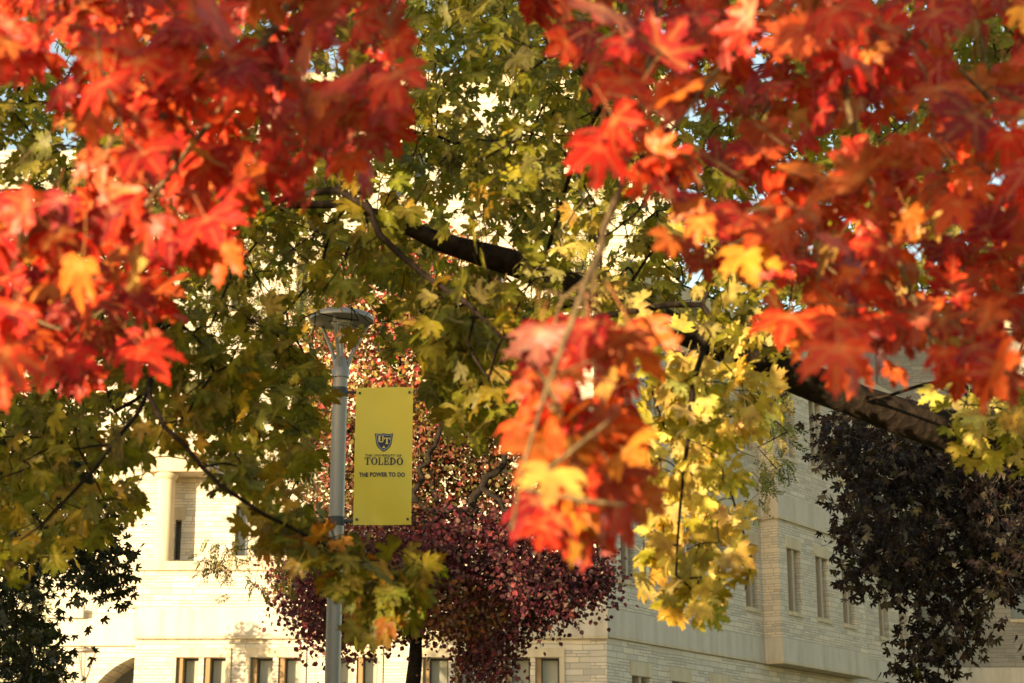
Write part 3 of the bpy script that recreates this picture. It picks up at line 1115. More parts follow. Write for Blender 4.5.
class Tree:
    def __init__(self, tip=.0018, expo=2.4):
        self.P, self.par, self.man = [], [], []
        self.tip, self.expo = tip, expo
        self.ends = []

    def node(self, p, par, r=None):
        self.P.append(np.array(p[:3], float))
        self.par.append(par)
        self.man.append(r)
        return len(self.P) - 1

    def nearest(self, p):
        A = np.array(self.P)
        return int(np.argmin(((A - np.array(p[:3])) ** 2).sum(1)))

    def limb(self, pts, radii=None, start=None, step=.15, wob=.03):
        """Hand-placed limb; pts world points, joined to the nearest node unless start is given."""
        pts = [np.array(p[:3], float) for p in pts]
        if self.P:
            s = self.nearest(pts[0]) if start is None else start
            if np.linalg.norm(self.P[s] - pts[0]) > 1e-4:
                pts = [self.P[s]] + pts
                if radii is not None:
                    radii = [radii[0]] + list(radii)
            cur = s
        else:
            cur = self.node(pts[0], -1, None if radii is None else radii[0])
        for i in range(len(pts) - 1):
            a, b = pts[i], pts[i + 1]
            pa, pb = pts[max(i - 1, 0)], pts[min(i + 2, len(pts) - 1)]
            n = max(1, int(np.linalg.norm(b - a) / step))
            for k in range(1, n + 1):
                t = k / n
                q = .5 * ((2 * a) + (-pa + b) * t + (2 * pa - 5 * a + 4 * b - pb) * t * t + (-pa + 3 * a - 3 * b + pb) * t ** 3)
                if k < n:
                    q = q + rng.normal(0, wob * step, 3)
                r = None if radii is None else radii[i] + (radii[i + 1] - radii[i]) * t
                cur = self.node(q, cur, r)
        return cur

    def grow(self, targets, step=.12, wob=.12, droop=.0, lift=.15):
        """Each target becomes a twig end joined to the nearest wood already grown."""
        A = np.array(self.P)
        T = np.array([t[:3] for t in targets], float)
        d = np.array([np.sqrt(((A - t) ** 2).sum(1)).min() for t in T])
        order = np.argsort(d)
        buf = np.zeros((len(A) + 400 * len(T), 3))
        buf[:len(A)] = A
        cnt = len(A)
        for oi in order:
            t = T[oi]
            j = int(np.argmin(((buf[:cnt] - t) ** 2).sum(1)))
            a = buf[j]
            L_ = np.linalg.norm(t - a)
            n = max(2, int(L_ / step))
            up_ = np.array((0, 0, lift * L_))
            w1, w2 = rng.normal(0, wob * L_, 3), rng.normal(0, wob * L_ * .5, 3)
            cur = j
            for k in range(1, n + 1):
                s = k / n
                q = a + (t - a) * s + 4 * s * (1 - s) * (up_ * .5 + w1 * .4) + math.sin(2 * math.pi * s) * w2 * .4
                q[2] -= droop * s * s * L_ * 0
                cur = self.node(q, cur)
                buf[cnt] = q
                cnt += 1
            self.ends.append((cur, oi))
        return self

    def radii(self):
        n = len(self.P)
        acc = np.zeros(n)
        r = np.zeros(n)
        for i in range(n - 1, -1, -1):
            r[i] = max(self.tip, acc[i] ** (1 / self.expo)) if acc[i] > 0 else self.tip
            if self.man[i] is not None:
                r[i] = self.man[i]
            if self.par[i] >= 0:
                acc[self.par[i]] += r[i] ** self.expo
        return r

    def mesh(self, parent, mat, thick=.035, trunk_name='trunk', twig_name='branchwork', sides=(14, 5)):
        r = self.radii()
        n = len(self.P)
        kids = [[] for _ in range(n)]
        for i, p in enumerate(self.par):
            if p >= 0:
                kids[p].append(i)
        main = [max(k, key=lambda c: r[c]) if k else -1 for k in kids]
        chains = []
        starts = [(i, p) for i, p in enumerate(self.par) if p < 0 or main[p] != i]
        for i, p in starts:
            ch = [p] if p >= 0 else []
            c = i
            while c >= 0:
                ch.append(c)
                c = main[c]
            chains.append(ch)
        twV, twF = [], []
        first = True

        def sweep(ch, V, F, ns):
            pts = np.array([self.P[c] for c in ch])
            rr = np.array([r[c] for c in ch])
            if self.par[ch[0]] >= 0 or ch[0] != 0:
                rr[0] = min(rr[0], rr[1] * 1.15)
            if rr[min(1, len(rr) - 1)] > .012:
                rr = rr * (1 + rng.normal(0, .07, len(rr)))
            tan = np.gradient(pts, axis=0)
            tan /= np.linalg.norm(tan, axis=1, keepdims=True) + 1e-9
            u = np.cross(tan[0], (.3, .5, .81))
            b0 = len(V)
            for i in range(len(ch)):
                u = u - tan[i] * u.dot(tan[i])
                u /= np.linalg.norm(u) + 1e-9
                w = np.cross(tan[i], u)
                for k in range(ns):
                    a = 2 * math.pi * k / ns
                    V.append(pts[i] + rr[i] * (u * math.cos(a) + w * math.sin(a)))
            for i in range(len(ch) - 1):
                for k in range(ns):
                    a, b = b0 + i * ns, b0 + (i + 1) * ns
                    F.append((a + k, a + (k + 1) % ns, b + (k + 1) % ns, b + k))
            F.append(tuple(b0 + (len(ch) - 1) * ns + k for k in range(ns)))

        for ch in sorted(chains, key=lambda c: -r[c[min(1, len(c) - 1)]]):
            if len(ch) < 2:
                continue
            if r[ch[1]] >= thick:
                V, F = [], []
                sweep(ch, V, F, sides[0])
                me = bpy.data.meshes.new(trunk_name if first else 'limb')
                me.from_pydata([tuple(v) for v in V], [], F)
                me.shade_smooth()
                link(trunk_name if first else 'limb', me, mat, parent)
                first = False
            else:
                sweep(ch, twV, twF, sides[1])
        if not twF:
            return None
        me = bpy.data.meshes.new(twig_name)
        me.from_pydata([tuple(v) for v in twV], [], twF)
        me.shade_smooth()
        return link(twig_name, me, mat, parent)

    def leaves(self, per, back=5, spread=.03, bias=(-.35, -.7, .35), nb=.8, axis_dn=(0, 0, -.75), ab=.55):
        """Leaf positions near the twig ends in loose pairs: returns pos, axis, normal, target index."""
        pos, ax, nr, ti = [], [], [], []
        for (c, oi) in self.ends:
            chain = [c]
            while len(chain) < back and self.par[chain[-1]] >= 0:
                chain.append(self.par[chain[-1]])
            k = per if isinstance(per, int) else random.randint(*per)
            for q in range(k):
                f = random.random() ** 1.6 * (len(chain) - 1)
                i = int(f)
                a, b = self.P[chain[i]], self.P[chain[min(i + 1, len(chain) - 1)]]
                p = a + (b - a) * (f - i) + rng.normal(0, spread, 3)
                d = a - b if i + 1 < len(chain) else rng.normal(0, 1, 3)
                d = d / (np.linalg.norm(d) + 1e-9)
                out = rng.normal(0, 1, 3) * ab + d * .35 + np.array(axis_dn)
                pos.append(p)
                ax.append(out)
                nr.append(np.array(bias) + rng.normal(0, nb, 3))
                ti.append(oi)
        return np.array(pos), np.array(ax), np.array(nr), np.array(ti)


def blade_pts(pos, ax, size):
    a = ax / (np.linalg.norm(ax, axis=1, keepdims=True) + 1e-9)
    return [pxy(pos + a * (size * k)[:, None]) for k in (.55, 1.15, 1.75)]


def grow_poly(poly, d):
    c = np.mean(np.array(poly), 0)
    out = []
    for p in poly:
        v = np.array(p) - c
        out.append(tuple(np.array(p) + v / (np.linalg.norm(v) + 1e-9) * d))
    return out


def pick(colors, weights, n, jit=.18):
    c = np.array(colors)[rng.choice(len(colors), n, p=np.array(weights) / np.sum(weights))]
    return np.clip(c * (1 + rng.normal(0, jit, (n, 1))) * (1 + rng.normal(0, jit * .4, (n, 3))), .003, .95)


def pxy(P):
    out = []
    for p in P:
        q = proj(p)
        out.append(q if q else (-999, -999))
    return np.array(out)


LEAF_NEAR = leaf_mat('red_maple_leaf', .34, .42, 26, .40, (1.35, 1.0, .8), .28, .8)
LEAF_GREEN = leaf_mat('green_maple_leaf', .48, .48, 30, .35, (1.25, 1.25, .6), .3)
LEAF_FAR = leaf_mat('far_leaf', .30, .55, 10, .1, (1.2, 1.1, .8), .2, .3)
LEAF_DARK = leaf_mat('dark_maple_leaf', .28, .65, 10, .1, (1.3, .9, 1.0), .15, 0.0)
BARK_DARK = bark('dark_maple_bark', (0.008, 0.006, 0.005), (0.032, 0.022, 0.015), 16)
BARK_BLACK = bark('blackish_bark', (0.007, 0.006, 0.005), (0.028, 0.021, 0.016), 12)
BARK_TAN = bark('tan_twig_bark', (0.10, 0.065, 0.035), (0.24, 0.17, 0.09), 30)
BARK_GREY = bark('grey_bark', (0.06, 0.052, 0.042), (0.16, 0.14, 0.115), 12)

S2 = np.array((SUN_H.x, SUN_H.y))
P2 = np.array((-SUN_H.y, SUN_H.x))          # across the sun's direction, +x side


def ut(u, t, z):
    """Point from across-sun offset u, distance t towards the sun, height z."""
    q = u * P2 + t * S2
    return np.array((q[0], q[1], z))


# ---------------- red maple overhead and behind the viewer's left
def red_maple():
    root = thing('red_maple', 'scarlet and orange maple boughs hanging blurred across the top and close to the viewer', 'tree')
    base = np.array((-3.2, -2.6, 0))
    loc = Vector(base)

    # trunk and crown out of frame, leaves massed there to shade what stands beyond
    t = Tree(.002)
    t.limb([base, base + (0.05, 0, 1.2), base + (-.05, .1, 2.4), base + (.1, .2, 4.0), base + (0, .1, 5.6)], [.17, .14, .125, .09, .05], step=.25)
    t.limb([base + (0, .1, 2.3), (-2.0, -1.2, 3.3), (-.7, .4, 3.5), (-.2, 1.4, 3.25)], [.06, .05, .03, .02])
    t.limb([(-1.2, -.3, 3.42), (.2, .3, 3.6), (.75, 1.3, 3.2)], [.03, .022, .014])
    t.limb([base + (0, .1, 2.1), (-4.4, -1.6, 3.0), (-5.2, -.2, 3.3)], [.055, .04, .02])
    tg = []
    for (u0, u1, t0, t1, z0, z1, n_) in ((-5.4, -2.98, 2.6, 5.6, 1.9, 6.6, 760), (-1.85, -.45, 2.4, 5.0, 2.72, 4.8, 420), (-2.8, -1.7, 2.8, 5.0, 4.5, 5.8, 120)):
        for _ in range(n_):
            tt, uu = random.uniform(t0, t1), random.uniform(u0, u1)
            zb = (2.56 if uu < -1.42 else 2.98) + .123 * (tt + 1.9) if z0 == 2.72 else z0
            tg.append(ut(uu, tt, random.uniform(zb, z1)))
    t.grow(tg, .16)
    t.mesh(root, BARK_GREY, .03)
    pos, ax, nr, ti = t.leaves((6, 9), 5, .06, nb=.9)
    n_ = len(pos)
    leaf_object('foliage', MAPLE_LO, pos, ax, nr, rng.uniform(.075, .11, n_), pick([(.42, .035, .02), (.5, .11, .02), (.13, .14, .02)], [3, 2, 2], n_), LEAF_NEAR, root)

    # boughs in view
    R1 = [(-60, -60), (375, -60), (400, 60), (405, 130), (385, 175), (325, 245), (270, 200), (215, 285), (180, 300), (170, 360), (110, 385), (40, 410), (-60, 420)]
    H1 = [[(-70, 95), (30, 95), (75, 140), (70, 205), (-70, 205)]]
    R2 = [(515, -60), (1080, -60), (1080, 395), (1000, 392), (905, 412), (830, 380), (770, 330), (670, 270), (622, 195), (560, 95), (515, 15)]
    H2 = [[(690, 150), (740, 160), (740, 235), (690, 220)]]
    R3 = [(528, 338), (590, 330), (632, 335), (640, 375), (612, 430), (652, 495), (618, 552), (520, 538), (515, 505), (545, 470), (518, 440), (545, 385)]
    H3 = [[(560, 385), (690, 395), (690, 420), (560, 405)]]
    spec = ((R1, H1, 185, (2.1, 3.2), [(-.25, 1.4, 3.1), (-.28, 1.9, 2.75)], 'left'),
            (R2, H2, 225, (2.1, 3.3), [(.72, 1.3, 3.1), (.45, 2.0, 2.8)], 'right'),
            (R3, H3, 54, (2.0, 2.35), None, 'mid'))
    for poly, holes, n_, (d0, d1), lead, side in spec:
        b = Tree(.0011)
        if side == 'mid':
            b.limb([(.30, 1.5, 3.15), at(668, -60, 2.6), at(640, 110, 2.6), at(610, 215, 2.3), at(580, 300, 2.0), at(548, 385, 2.0), at(522, 470, 2.0), at(512, 530, 2.0)], [.006, .006, .0055, .005, .004, .003, .0025, .002], step=.06)
            b.limb([at(535, 480, 2.0), at(570, 452, 1.98), at(610, 420, 1.97)], [.003, .003, .002], step=.05)
            b.limb([at(525, 490, 2.0), at(580, 500, 1.97), at(625, 505, 1.95)], [.003, .0025, .002], step=.05)
        elif side == 'left':
            b.limb([lead[0], at(330, -120, 2.55), at(250, 60, 2.55), at(150, 200, 2.60), at(60, 330, 2.65)], [.012, .009, .006, .004, .003], step=.08)
            b.limb([at(250, 60, 2.55), at(340, 110, 2.55), at(390, 150, 2.60)], [.004, .003, .002], step=.06)
            b.limb([at(300, -20, 2.55), at(120, 0, 2.55), at(0, 60, 2.65)], [.005, .003, .002], step=.06)
        else:
            b.limb([lead[0], at(800, -140, 2.50), at(840, 60, 2.55), at(880, 220, 2.65), at(940, 360, 2.70)], [.012, .010, .006, .005, .003], step=.08)
            b.limb([at(820, -20, 2.55), at(700, 90, 2.55), at(650, 170, 2.65)], [.005, .004, .002], step=.06)
            b.limb([at(860, 150, 2.60), at(760, 230, 2.65), at(700, 262, 2.65)], [.004, .003, .002], step=.06)
            b.limb([at(830, 0, 2.55), at(950, 60, 2.60), at(1030, 150, 2.65)], [.005, .004, .002], step=.06)
        tg = [at(px, py - 50, random.uniform(d0, d1)) for px, py in scatter(poly, n_, holes)]
        b.grow(tg, .05, .10, lift=.1)
        bo = b.mesh(root, BARK_TAN, 9.0, twig_name='bough')
        pos, ax, nr, ti = b.leaves((3, 4), 3, .022, bias=(-.4, -1.0, .35), nb=.55, axis_dn=(0, -.05, -.55), ab=.6)
        size = rng.uniform(.036, .076, len(pos))
        q = blade_pts(pos, ax, size)[1]
        ok = np.array([in_poly(a, grow_poly(poly, 4)) and not any(in_poly(a, h) for h in holes) for a in q])
        pos, ax, nr, q, size = pos[ok], ax[ok], nr[ok], q[ok], size[ok]
        n2 = len(pos)
        red = pick([(.46, .022, .018), (.54, .040, .020), (.28, .014, .020), (.55, .085, .025)], [5, 5, 3, 2], n2)
        warm = pick([(.54, .14, .03), (.56, .26, .045), (.52, .08, .026), (.54, .32, .09)], [4, 2, 4, 1], n2)
        # autumn orange and yellow, tinted in thicker where a bough looks sunlit
        pw = np.full(n2, .07)
        if side == 'left':
            pw += .20 * ((q[:, 1] > 150) & (q[:, 1] < 300))
        elif side == 'right':
            pw += .08 + .22 * ((q[:, 1] > 240) & (q[:, 0] < 960)) + .25 * ((q[:, 0] > 880) & (q[:, 1] < 160))
        else:
            pw += .20 + .30 * (q[:, 1] > 430)
        m_ = rng.random(n2) < pw
        tint = np.where(m_[:, None], warm, red)
        leaf_object('foliage', MAPLE, pos, ax, nr, size, tint, LEAF_NEAR, bo)


red_maple()

BANNER_HOLE = [(346, 372), (424, 372), (424, 536), (346, 536)]
LAMP_HOLE = [(300, 312), (378, 312), (378, 372), (300, 372)]
LAMP_CORE = [(306, 305), (374, 305), (374, 345), (355, 372), (325, 372), (306, 345)]
POST_HOLE = [(322, 372), (350, 372), (348, 530), (322, 530)]


# ---------------- green and yellow maple beyond it
def green_maple():
    root = thing('green_maple', 'broad maple with olive green leaves turning yellow on a thick dark slanting limb', 'tree')
    t = Tree(.0018)
    base = np.array((2.95, 6.6, 0))
    t.limb([base, base + (0, 0, 1.2), base + (-.05, 0, 2.2), base + (-.1, 0, 3.4), base + (-.5, -.1, 4.9), base + (-.9, -.3, 6.2)], [.2, .17, .15, .12, .09, .05], step=.2)
    t.limb([base + (-.05, 0, 2.35), at(1060, 470, 6.3), at(985, 442, 6.1), at(930, 425, 6.0), at(860, 402, 5.9), at(750, 356, 5.8), at(650, 318, 5.7), at(580, 290, 5.6), at(510, 262, 5.55), at(440, 242, 5.5), at(380, 215, 5.4), at(300, 205, 5.3), at(180, 230, 5.1)],
           [.085, .078, .07, .064, .060, .055, .05, .045, .042, .036, .018, .011, .006], step=.12, wob=.06)
    t.limb([base + (-.4, -.1, 4.5), (1.2, 6.0, 4.9), (0, 5.5, 5.0), (-1.2, 5.2, 4.7), (-2.0, 5.0, 4.2)], [.07, .05, .04, .025, .012], step=.15)
    t.limb([base + (-.1, 0, 3.2), (2.0, 5.6, 3.9), (1.5, 5.0, 4.0)], [.05, .03, .015])
    t.limb([(0.6, 5.75, 5.0), (.3, 7.5, 5.6), (-1, 8.5, 5.6)], [.035, .02, .01])
    for pts, rr in (([(340, 190, 4.45), (380, 235, 4.4), (425, 275, 4.35), (470, 305, 4.3), (502, 338, 4.3)], (.011, .010, .0085, .007, .004)),
                    ([(182, 236, 5.0), (160, 320, 4.75), (150, 398, 4.4), (185, 445, 4.35), (220, 485, 4.3), (265, 515, 4.3), (330, 548, 4.5), (385, 580, 4.5)], (.008, .0075, .007, .0065, .006, .005, .004, .003)),
                    ([(152, 380, 4.45), (140, 410, 4.4), (112, 445, 4.35), (70, 495, 4.3), (20, 540, 4.3)], (.006, .006, .0055, .0045, .003)),
                    ([(702, 305, 4.6), (694, 380, 4.5), (688, 440, 4.5), (680, 510, 4.5), (676, 575, 4.55)], (.009, .008, .006, .004, .003)),
                    ([(690, 415, 4.85), (722, 470, 4.85), (752, 560, 4.8), (745, 590, 4.8)], (.004, .003, .003, .002)),
                    ([(600, 110, 5.2), (650, 190, 5.1), (600, 240, 5.0)], (.007, .005, .003)),
                    ([(960, 380, 5.2), (975, 420, 5.1), (990, 470, 5.0)], (.006, .004, .003))):
        t.limb([at(*p) for p in pts], rr, step=.07)
    tg, zone, zpoly = [], [], []

    def zone_add(poly, n, d0, d1, z, holes=()):
        zpoly.append(grow_poly(poly, 10))
        for px, py in scatter(poly, n, holes):
            tg.append(at(px, py - 20, random.uniform(d0, d1)))
            zone.append(z)
    holes = [BANNER_HOLE, POST_HOLE]
    glow = [(455, 95), (505, 95), (505, 150), (455, 150)]
    limb_gap = [(432, 228), (480, 230), (592, 283), (592, 312), (520, 292), (436, 264)]
    glow2 = [(560, 225), (640, 225), (625, 285), (565, 280)]
    zone_add([(-40, -40), (1060, -40), (1060, 300), (900, 330), (780, 360), (660, 330), (520, 385), (470, 430), (425, 400), (300, 330), (-40, 330)], 1500, 4.4, 8.6, 0, holes + [glow, glow2, [(190, 225), (330, 235), (310, 335), (195, 335)]])
    zone_add([(190, 205), (335, 205), (335, 290), (200, 300)], 40, 5.0, 8.0, 1)
    zone_add([(390, -60), (620, -60), (620, 90), (640, 200), (420, 210)], 170, 5.5, 9.5, 0, holes + [glow])
    zone_add([(-40, 330), (300, 330), (326, 400), (300, 500), (235, 520), (160, 455), (135, 530), (60, 575), (-40, 580)], 235, 4.4, 6.6, 1, holes)
    zone_add([(300, 510), (350, 545), (425, 550), (430, 590), (400, 640), (335, 635), (335, 590), (290, 560), (245, 540), (250, 515)], 40, 4.3, 4.8, 2, [BANNER_HOLE])
    zone_add([(415, 320), (530, 320), (520, 400), (490, 450), (440, 450), (420, 400)], 80, 4.6, 6.4, 0, holes)
    zone_add([(640, 350), (770, 375), (790, 420), (745, 460), (735, 520), (752, 590), (725, 605), (690, 620), (660, 640), (640, 600), (650, 540), (640, 470)], 68, 4.5, 5.3, 3)
    zone_add([(930, 395), (1060, 395), (1060, 480), (985, 465), (945, 440)], 22, 4.6, 5.2, 3)
    # the rest of the crown, above the frame
    for _ in range(160):
        tg.append((random.uniform(-2.6, 3.2), random.uniform(4.2, 9), random.uniform(4.9, 6.8)))
        zone.append(0)
    t.grow(tg, .07, .12, lift=.12)
    t.mesh(root, BARK_DARK, .034)
    pos, ax, nr, ti = t.leaves((4, 6), 4, .03, bias=(-.35, -.85, .45), nb=.6, axis_dn=(0, 0, -.6), ab=.6)
    z = np.array(zone)[ti]
    size = rng.uniform(.042, .072, len(pos))
    qs = blade_pts(pos, ax, size)
    q = qs[1]
    # the crown leaves a gap in which the banner hangs
    keep = np.array([not any(in_poly(k[i], BANNER_HOLE) for k in qs) and not (any(in_poly(k[i], LAMP_CORE) for k in qs) and random.random() < .86) and not (in_poly(q[i], limb_gap) and random.random() < .5) and
                     (not (-40 < q[i][0] < 1064 and 0 < q[i][1] < 700) or any(in_poly(q[i], p) for p in zpoly)) for i in range(len(pos))])
    pos, ax, nr, z, q, size = pos[keep], ax[keep], nr[keep], z[keep], q[keep], size[keep]
    n = len(pos)
    green = pick([(.15, .155, .018), (.20, .185, .02), (.27, .225, .026), (.11, .12, .016)], [4, 4, 3, 2], n)
    olive = pick([(.19, .175, .022), (.26, .20, .026), (.14, .14, .018), (.32, .19, .028)], [4, 3, 3, 1], n)
    orange = pick([(.20, .17, .022), (.28, .16, .024), (.13, .14, .018), (.36, .13, .025)], [4, 2, 4, .6], n)
    yellow = pick([(.70, .56, .20), (.60, .46, .11), (.30, .27, .035), (.50, .29, .06)], [5, 4, 4, 2], n)
    tint = np.where((z == 0)[:, None], green, np.where((z == 1)[:, None], olive, np.where((z == 2)[:, None], orange, yellow)))
    m_ = (z == 0) & (q[:, 0] > 560) & (q[:, 1] > 210) & (rng.random(n) < .7)
    tint[m_] = yellow[m_] * .8
    m_ = (z == 0) & (q[:, 1] > 180) & (q[:, 0] > 330) & (q[:, 0] < 560) & (rng.random(n) < .6)
    tint[m_] = olive[m_]
    leaf_object('foliage', MAPLE, pos, ax, nr, size, tint, LEAF_GREEN, root)


green_maple()


# ---------------- burgundy tree in front of the building
def burgundy_tree():
    Y = 30.0
    root = thing('ornamental_tree', 'small burgundy leaved tree with dark crooked branches before the stone front', 'tree')
    t = Tree(.005, 2.3)
    b = at(413, 683, Y)
    t.limb([(b.x + .05, Y, 0), (b.x, Y, 1.5), (b.x, Y, b.z), at(416, 640, Y), at(432, 575, Y), at(445, 540, Y)], [.17, .14, .125, .115, .10, .085], step=.25, wob=.15)
    for pts, rr in (([(440, 548, 30), (470, 520, 29.6), (482, 488, 29.5), (505, 455, 29.6), (515, 400, 29.8)], (.085, .08, .07, .05, .02)),
                    ([(478, 508, 29.6), (440, 512, 29.4), (418, 500, 29.3), (395, 505, 29.4), (350, 520, 29.6), (320, 540, 29.8)], (.06, .055, .05, .04, .03, .015)),
                    ([(416, 640, 30), (396, 590, 30.2), (380, 520, 30.5), (360, 470, 30.6), (340, 400, 30.6)], (.07, .06, .05, .04, .02)),
                    ([(482, 488, 29.5), (500, 500, 29.2), (530, 540, 29), (570, 575, 29)], (.05, .04, .03, .015)),
                    ([(418, 500, 29.3), (428, 455, 29.4), (440, 430, 29.6), (455, 350, 30), (450, 290, 30.2)], (.05, .045, .04, .025, .012)),
                    ([(445, 540, 30), (420, 440, 30.8), (400, 360, 31), (410, 290, 31)], (.05, .04, .025, .012)),
                    ([(440, 512, 29.4), (425, 530, 29.2), (420, 560, 29)], (.03, .02, .01))):
        t.limb([at(*p) for p in pts], rr, step=.15, wob=.35)
    low = [(275, 575), (330, 545), (420, 525), (520, 520), (590, 540), (618, 580), (600, 600), (560, 610), (540, 625), (490, 660), (450, 625), (400, 630), (350, 640), (330, 655), (300, 630)]
    midp = [(300, 430), (420, 420), (520, 420), (560, 470), (590, 540), (420, 530), (300, 560)]
    upp = [(300, 320), (345, 250), (420, 225), (490, 250), (520, 330), (560, 430), (420, 430), (300, 430)]
    tail = [(468, 640), (500, 640), (505, 684), (470, 690)]
    tg, zone = [], []
    for poly, n, z in ((low, 400, 0), (midp, 200, 1), (upp, 250, 2), (tail, 16, 0)):
        for px, py in scatter(poly, n):
            tg.append(at(px, py, (Y + random.gauss(0, 1.0)) if z == 0 else Y + random.uniform(.3, 2.6)))
            zone.append(z)
    t.grow(tg, .16, .16, lift=.1)
    t.mesh(root, BARK_BLACK, .045, sides=(12, 4))
    pos, ax, nr, ti = t.leaves((55, 100), 5, .19, nb=1.0, axis_dn=(0, 0, -.5), ab=.9)
    z = np.array(zone)[ti]
    q = pxy(pos)
    n = len(pos)
    bur = pick([(.085, .014, .032), (.13, .020, .040), (.055, .012, .026), (.17, .030, .036)], [4, 3, 3, 2], n, .25)
    bro = pick([(.24, .09, .025), (.17, .05, .025), (.13, .07, .02)], [3, 3, 2], n, .25)
    pnk = pick([(.38, .06, .06), (.30, .04, .045), (.34, .20, .05), (.17, .15, .03)], [3, 2, 2, 4], n, .25)
    mix = pick([(.16, .045, .035), (.09, .075, .02), (.26, .07, .05)], [3, 5, 2], n, .25)
    tint = np.where((z == 0)[:, None], bur, np.where((z == 1)[:, None], mix, pnk))  # crown top tinted pink as if sunlit, bottom darker burgundy as if shaded
    m_ = (z == 0) & (np.hypot((q[:, 0] - 440) / 70, (q[:, 1] - 610) / 32) < 1) & (rng.random(n) < .75)
    tint[m_] = bro[m_]
    leaf_object('foliage', OVAL, pos, ax, nr, rng.uniform(.045, .105, n), tint, LEAF_FAR, root)


burgundy_tree()


# ---------------- other trees beyond
def dark_maple(name, label, Y, trunk_px, poly, n, colors, weights, limbs, per=(9, 13), size=(.065, .095), holes=(), dsd=.9, mat=None, trunk_r=.18, extra=()):
    root = thing(name, label, 'tree')
    t = Tree(.0035, 2.3)
    b = at(trunk_px, 660, Y)
    t.limb([(b.x, Y, 0), (b.x, Y, 2.2), (b.x + .1, Y, 4.5), (b.x, Y, 7.5), (b.x, Y, 9.5)], [trunk_r, trunk_r * .85, trunk_r * .75, trunk_r * .45, .05], step=.3, wob=.1)
    for pts, rr in limbs:
        t.limb([at(*p) for p in pts], rr, step=.2, wob=.25)
    tg = [at(px, py, Y + random.gauss(0, dsd)) for px, py in scatter(poly, n, holes)]
    tg += [Vector(e) for e in extra]
    t.grow(tg, .14, .14, lift=.15)
    t.mesh(root, BARK_DARK, .05, sides=(12, 4))
    pos, ax, nr, ti = t.leaves(per, 4, .13, nb=.8, axis_dn=(0, 0, -.7), ab=.6)
    leaf_object('foliage', MAPLE_LO, pos, ax, nr, rng.uniform(*size, len(pos)), pick(colors, weights, len(pos), .25), mat or LEAF_DARK, root)
    return root


dark_maple('purple_maple', 'dark purple leaved maple hanging before the pale wing at the right edge', 18.0, 1110,
           [(818, 425), (850, 412), (930, 420), (1060, 380), (1060, 560), (1005, 600), (985, 585), (940, 575), (905, 600), (870, 585), (845, 560), (838, 510), (860, 480), (822, 460)],
           470, [(.012, .007, .009), (.018, .010, .009), (.009, .007, .008), (.026, .022, .008)], [5, 4, 3, 2],
           [([(1110, 560, 18), (1040, 500, 17.8), (960, 480, 17.6), (880, 450, 17.5)], (.06, .05, .03, .012)),
            ([(1110, 600, 18), (1030, 560, 17.8), (960, 600, 17.6), (930, 650, 17.5)], (.05, .04, .025, .01)),
            ([(1110, 480, 18), (1040, 430, 18), (960, 430, 18)], (.05, .04, .015))],
           extra=[at(px, py, 17.6 + random.gauss(0, .3)) for px, py in scatter([(930, 600), (985, 600), (985, 620), (965, 650), (935, 670), (905, 690), (893, 678), (905, 655), (930, 630)], 34)] +
                 [at(px, py, 18 + random.gauss(0, .5)) for px, py in scatter([(1000, 600), (1060, 580), (1060, 640), (1010, 615)], 4)])
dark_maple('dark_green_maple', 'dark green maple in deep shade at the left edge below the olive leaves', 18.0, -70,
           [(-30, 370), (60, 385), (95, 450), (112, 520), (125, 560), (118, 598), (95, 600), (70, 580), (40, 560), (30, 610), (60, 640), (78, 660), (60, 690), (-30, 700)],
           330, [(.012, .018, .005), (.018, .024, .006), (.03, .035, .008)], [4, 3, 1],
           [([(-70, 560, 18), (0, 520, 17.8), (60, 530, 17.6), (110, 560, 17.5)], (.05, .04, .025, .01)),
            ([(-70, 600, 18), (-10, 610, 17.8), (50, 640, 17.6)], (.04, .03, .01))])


def locust(name, label, Y, trunk_px, polys, colors, weights, limbs):
    root = thing(name, label, 'tree')
    t = Tree(.003, 2.3)
    b = at(trunk_px, 660, Y)
    t.limb([(b.x, Y, 0), (b.x, Y, 3), (b.x + .1, Y, 6), (b.x, Y, 9), (b.x, Y, 11)], [.18, .15, .13, .09, .05], step=.3, wob=.1)
    for pts, rr in limbs:
        t.limb([at(*p) for p in pts], rr, step=.15, wob=.6)
    tg = []
    for poly, n in polys:
        tg += [at(px, py, Y + random.gauss(0, 1.0)) for px, py in scatter(poly, n, [BANNER_HOLE])]
    t.grow(tg, .13, .22, lift=.2)
    t.mesh(root, BARK_DARK, .06, sides=(10, 4))
    pos, ax, nr, ti = t.leaves((4, 7), 5, .05, nb=.8, axis_dn=(0, 0, -.5), ab=.8)
    leaf_object('foliage', PINN, pos, ax, nr, rng.uniform(.18, .28, len(pos)), pick(colors, weights, len(pos), .25), LEAF_FAR, root)
    return root


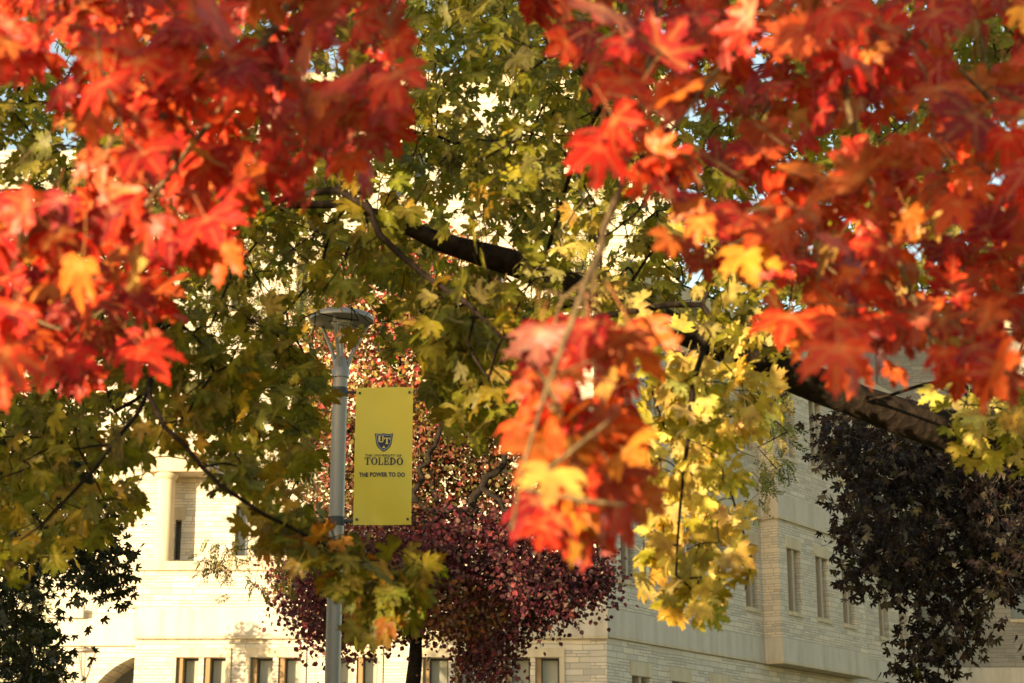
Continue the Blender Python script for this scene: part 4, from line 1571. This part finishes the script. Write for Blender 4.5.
locust('locust_tree', 'feathery green locust branches between the lamp post and the left column', 23.0, -150,
       [([(165, 225), (330, 235), (330, 330), (200, 330)], 110), ([(170, 330), (330, 330), (330, 480), (230, 480)], 90), ([(250, 480), (330, 480), (330, 560), (290, 590), (200, 590), (190, 560), (270, 530)], 42)],
       [(.07, .085, .016), (.11, .105, .02), (.16, .13, .026)], [3, 3, 2],
       [([(-150, 330, 23), (60, 300, 22.8), (180, 255, 22.6), (240, 300, 22.5), (275, 345, 22.5), (300, 420, 22.5), (290, 520, 22.5)], (.07, .06, .045, .04, .03, .02, .008)),
        ([(230, 290, 22.5), (262, 275, 22.4), (292, 240, 22.4)], (.03, .025, .01)),
        ([(225, 285, 22.5), (215, 310, 22.3), (205, 345, 22.2)], (.03, .02, .01)),
        ([(265, 340, 22.5), (285, 305, 22.4), (320, 290, 22.3)], (.025, .02, .01)),
        ([(240, 300, 22.5), (245, 260, 22.6), (200, 225, 22.7)], (.03, .02, .01))])
locust('locust_tree', 'wispy locust twigs dangling before the corner of the pale wing', 21.0, 1160,
       [([(740, 385), (800, 395), (800, 420), (785, 480), (745, 525), (740, 505), (765, 480), (760, 430)], 22), ([(545, 95), (640, 100), (640, 300), (560, 300)], 50), ([(650, 300), (760, 330), (800, 400), (700, 380)], 20), ([(960, 10), (1040, 10), (1040, 90), (990, 80)], 18)],
       [(.10, .14, .03), (.16, .17, .04), (.24, .20, .05)], [3, 3, 2],
       [([(1160, 200, 21), (980, 220, 21), (850, 250, 21), (720, 200, 21), (620, 150, 21), (560, 120, 21)], (.08, .07, .05, .04, .02, .01)),
        ([(850, 250, 21), (790, 330, 20.8), (775, 420, 20.8), (765, 500, 20.8)], (.03, .02, .012, .006)),
        ([(620, 150, 21), (600, 230, 20.8), (585, 290, 20.8)], (.02, .012, .006)),
        ([(1160, 130, 21), (1060, 60, 21), (1000, 40, 21)], (.05, .03, .01))])


# ---------------- unseen maples added left of the frame for their shade, and a shrub by the recessed wall
def added_shade_row():
    root = thing('added_shade_tree', 'tall unseen green maple added for shade beside the viewer at the left', 'tree', (0, 0, 0), 0, 'maples added outside the left edge to cast shade')
    t = Tree(.006, 2.3)
    t.limb([(0, 0, 0), (.05, 0, 1.4), (0, .05, 3.2), (0, 0, 5.5), (.1, 0, 8)], [.2, .17, .14, .09, .04], step=.3, wob=.1)
    tg = []
    while len(tg) < 1300:
        p = rng.uniform(-1, 1, 3)
        if np.linalg.norm(p) < 1 and rng.random() < .35 + .65 * np.linalg.norm(p):
            tg.append(np.array((p[0] * 2.3, p[1] * 2.3, 5.6 + p[2] * 3.8)))
    t.grow(tg, .25, .14)
    t.mesh(root, BARK_GREY, .05, sides=(10, 4))
    pos, ax, nr, ti = t.leaves((13, 17), 4, .18, nb=.9)
    leaf_object('foliage', MAPLE_LO, pos, ax, nr, rng.uniform(.09, .13, len(pos)), pick([(.07, .10, .018), (.14, .13, .02), (.24, .13, .025)], [4, 3, 1], len(pos)), LEAF_GREEN, root)
    root.location = (-8.0, 4.6, 0)
    for (x, y, s, rz, lab) in ((-10.1, 9.2, 1.0, 1.3, 'tall unseen green maple added for shade farther along, left of the lamp post'),
                               (-12.4, 15.5, .95, 2.6, 'lower unseen green maple added for shade left of the burgundy tree'),
                               (-14.6, 30.0, 1.3, 4.0, 'largest unseen green maple added for shade near the left end of the building')):
        c = root.copy()
        COL.objects.link(c)
        c.location, c.rotation_euler, c.scale, c['label'] = (x, y, 0), (0, 0, rz), (s, s, s), lab
        for ch in list(root.children):
            k = ch.copy()
            COL.objects.link(k)
            k.parent = c


added_shade_row()


def shrub():
    Y = 44.0
    root = thing('evergreen_shrub', 'pale grey-green conifer top showing behind the dark left maple', 'shrub')
    c = at(25, 590, Y)
    t = Tree(.006, 2.3)
    t.limb([(c.x, Y, 0), (c.x, Y, 3), (c.x, Y, c.z + .4)], [.12, .09, .02], step=.3)
    tg = []
    for _ in range(260):
        a, h = random.uniform(0, 6.28), random.random()
        r_ = (1 - h) * 1.9 + .25
        tg.append((c.x + r_ * math.cos(a) * random.uniform(.5, 1), Y + r_ * math.sin(a) * random.uniform(.5, 1), 2.2 + h * (c.z - 1.6)))
    t.grow(tg, .25, .1)
    t.mesh(root, BARK_GREY, .05, sides=(8, 4))
    pos, ax, nr, ti = t.leaves((22, 28), 4, .12, nb=1.0, axis_dn=(0, 0, .3), ab=.8)
    leaf_object('foliage', OVAL, pos, ax, nr, rng.uniform(.05, .09, len(pos)), pick([(.16, .20, .09), (.22, .24, .10), (.11, .15, .06)], [3, 2, 2], len(pos)), LEAF_FAR, root)


shrub()
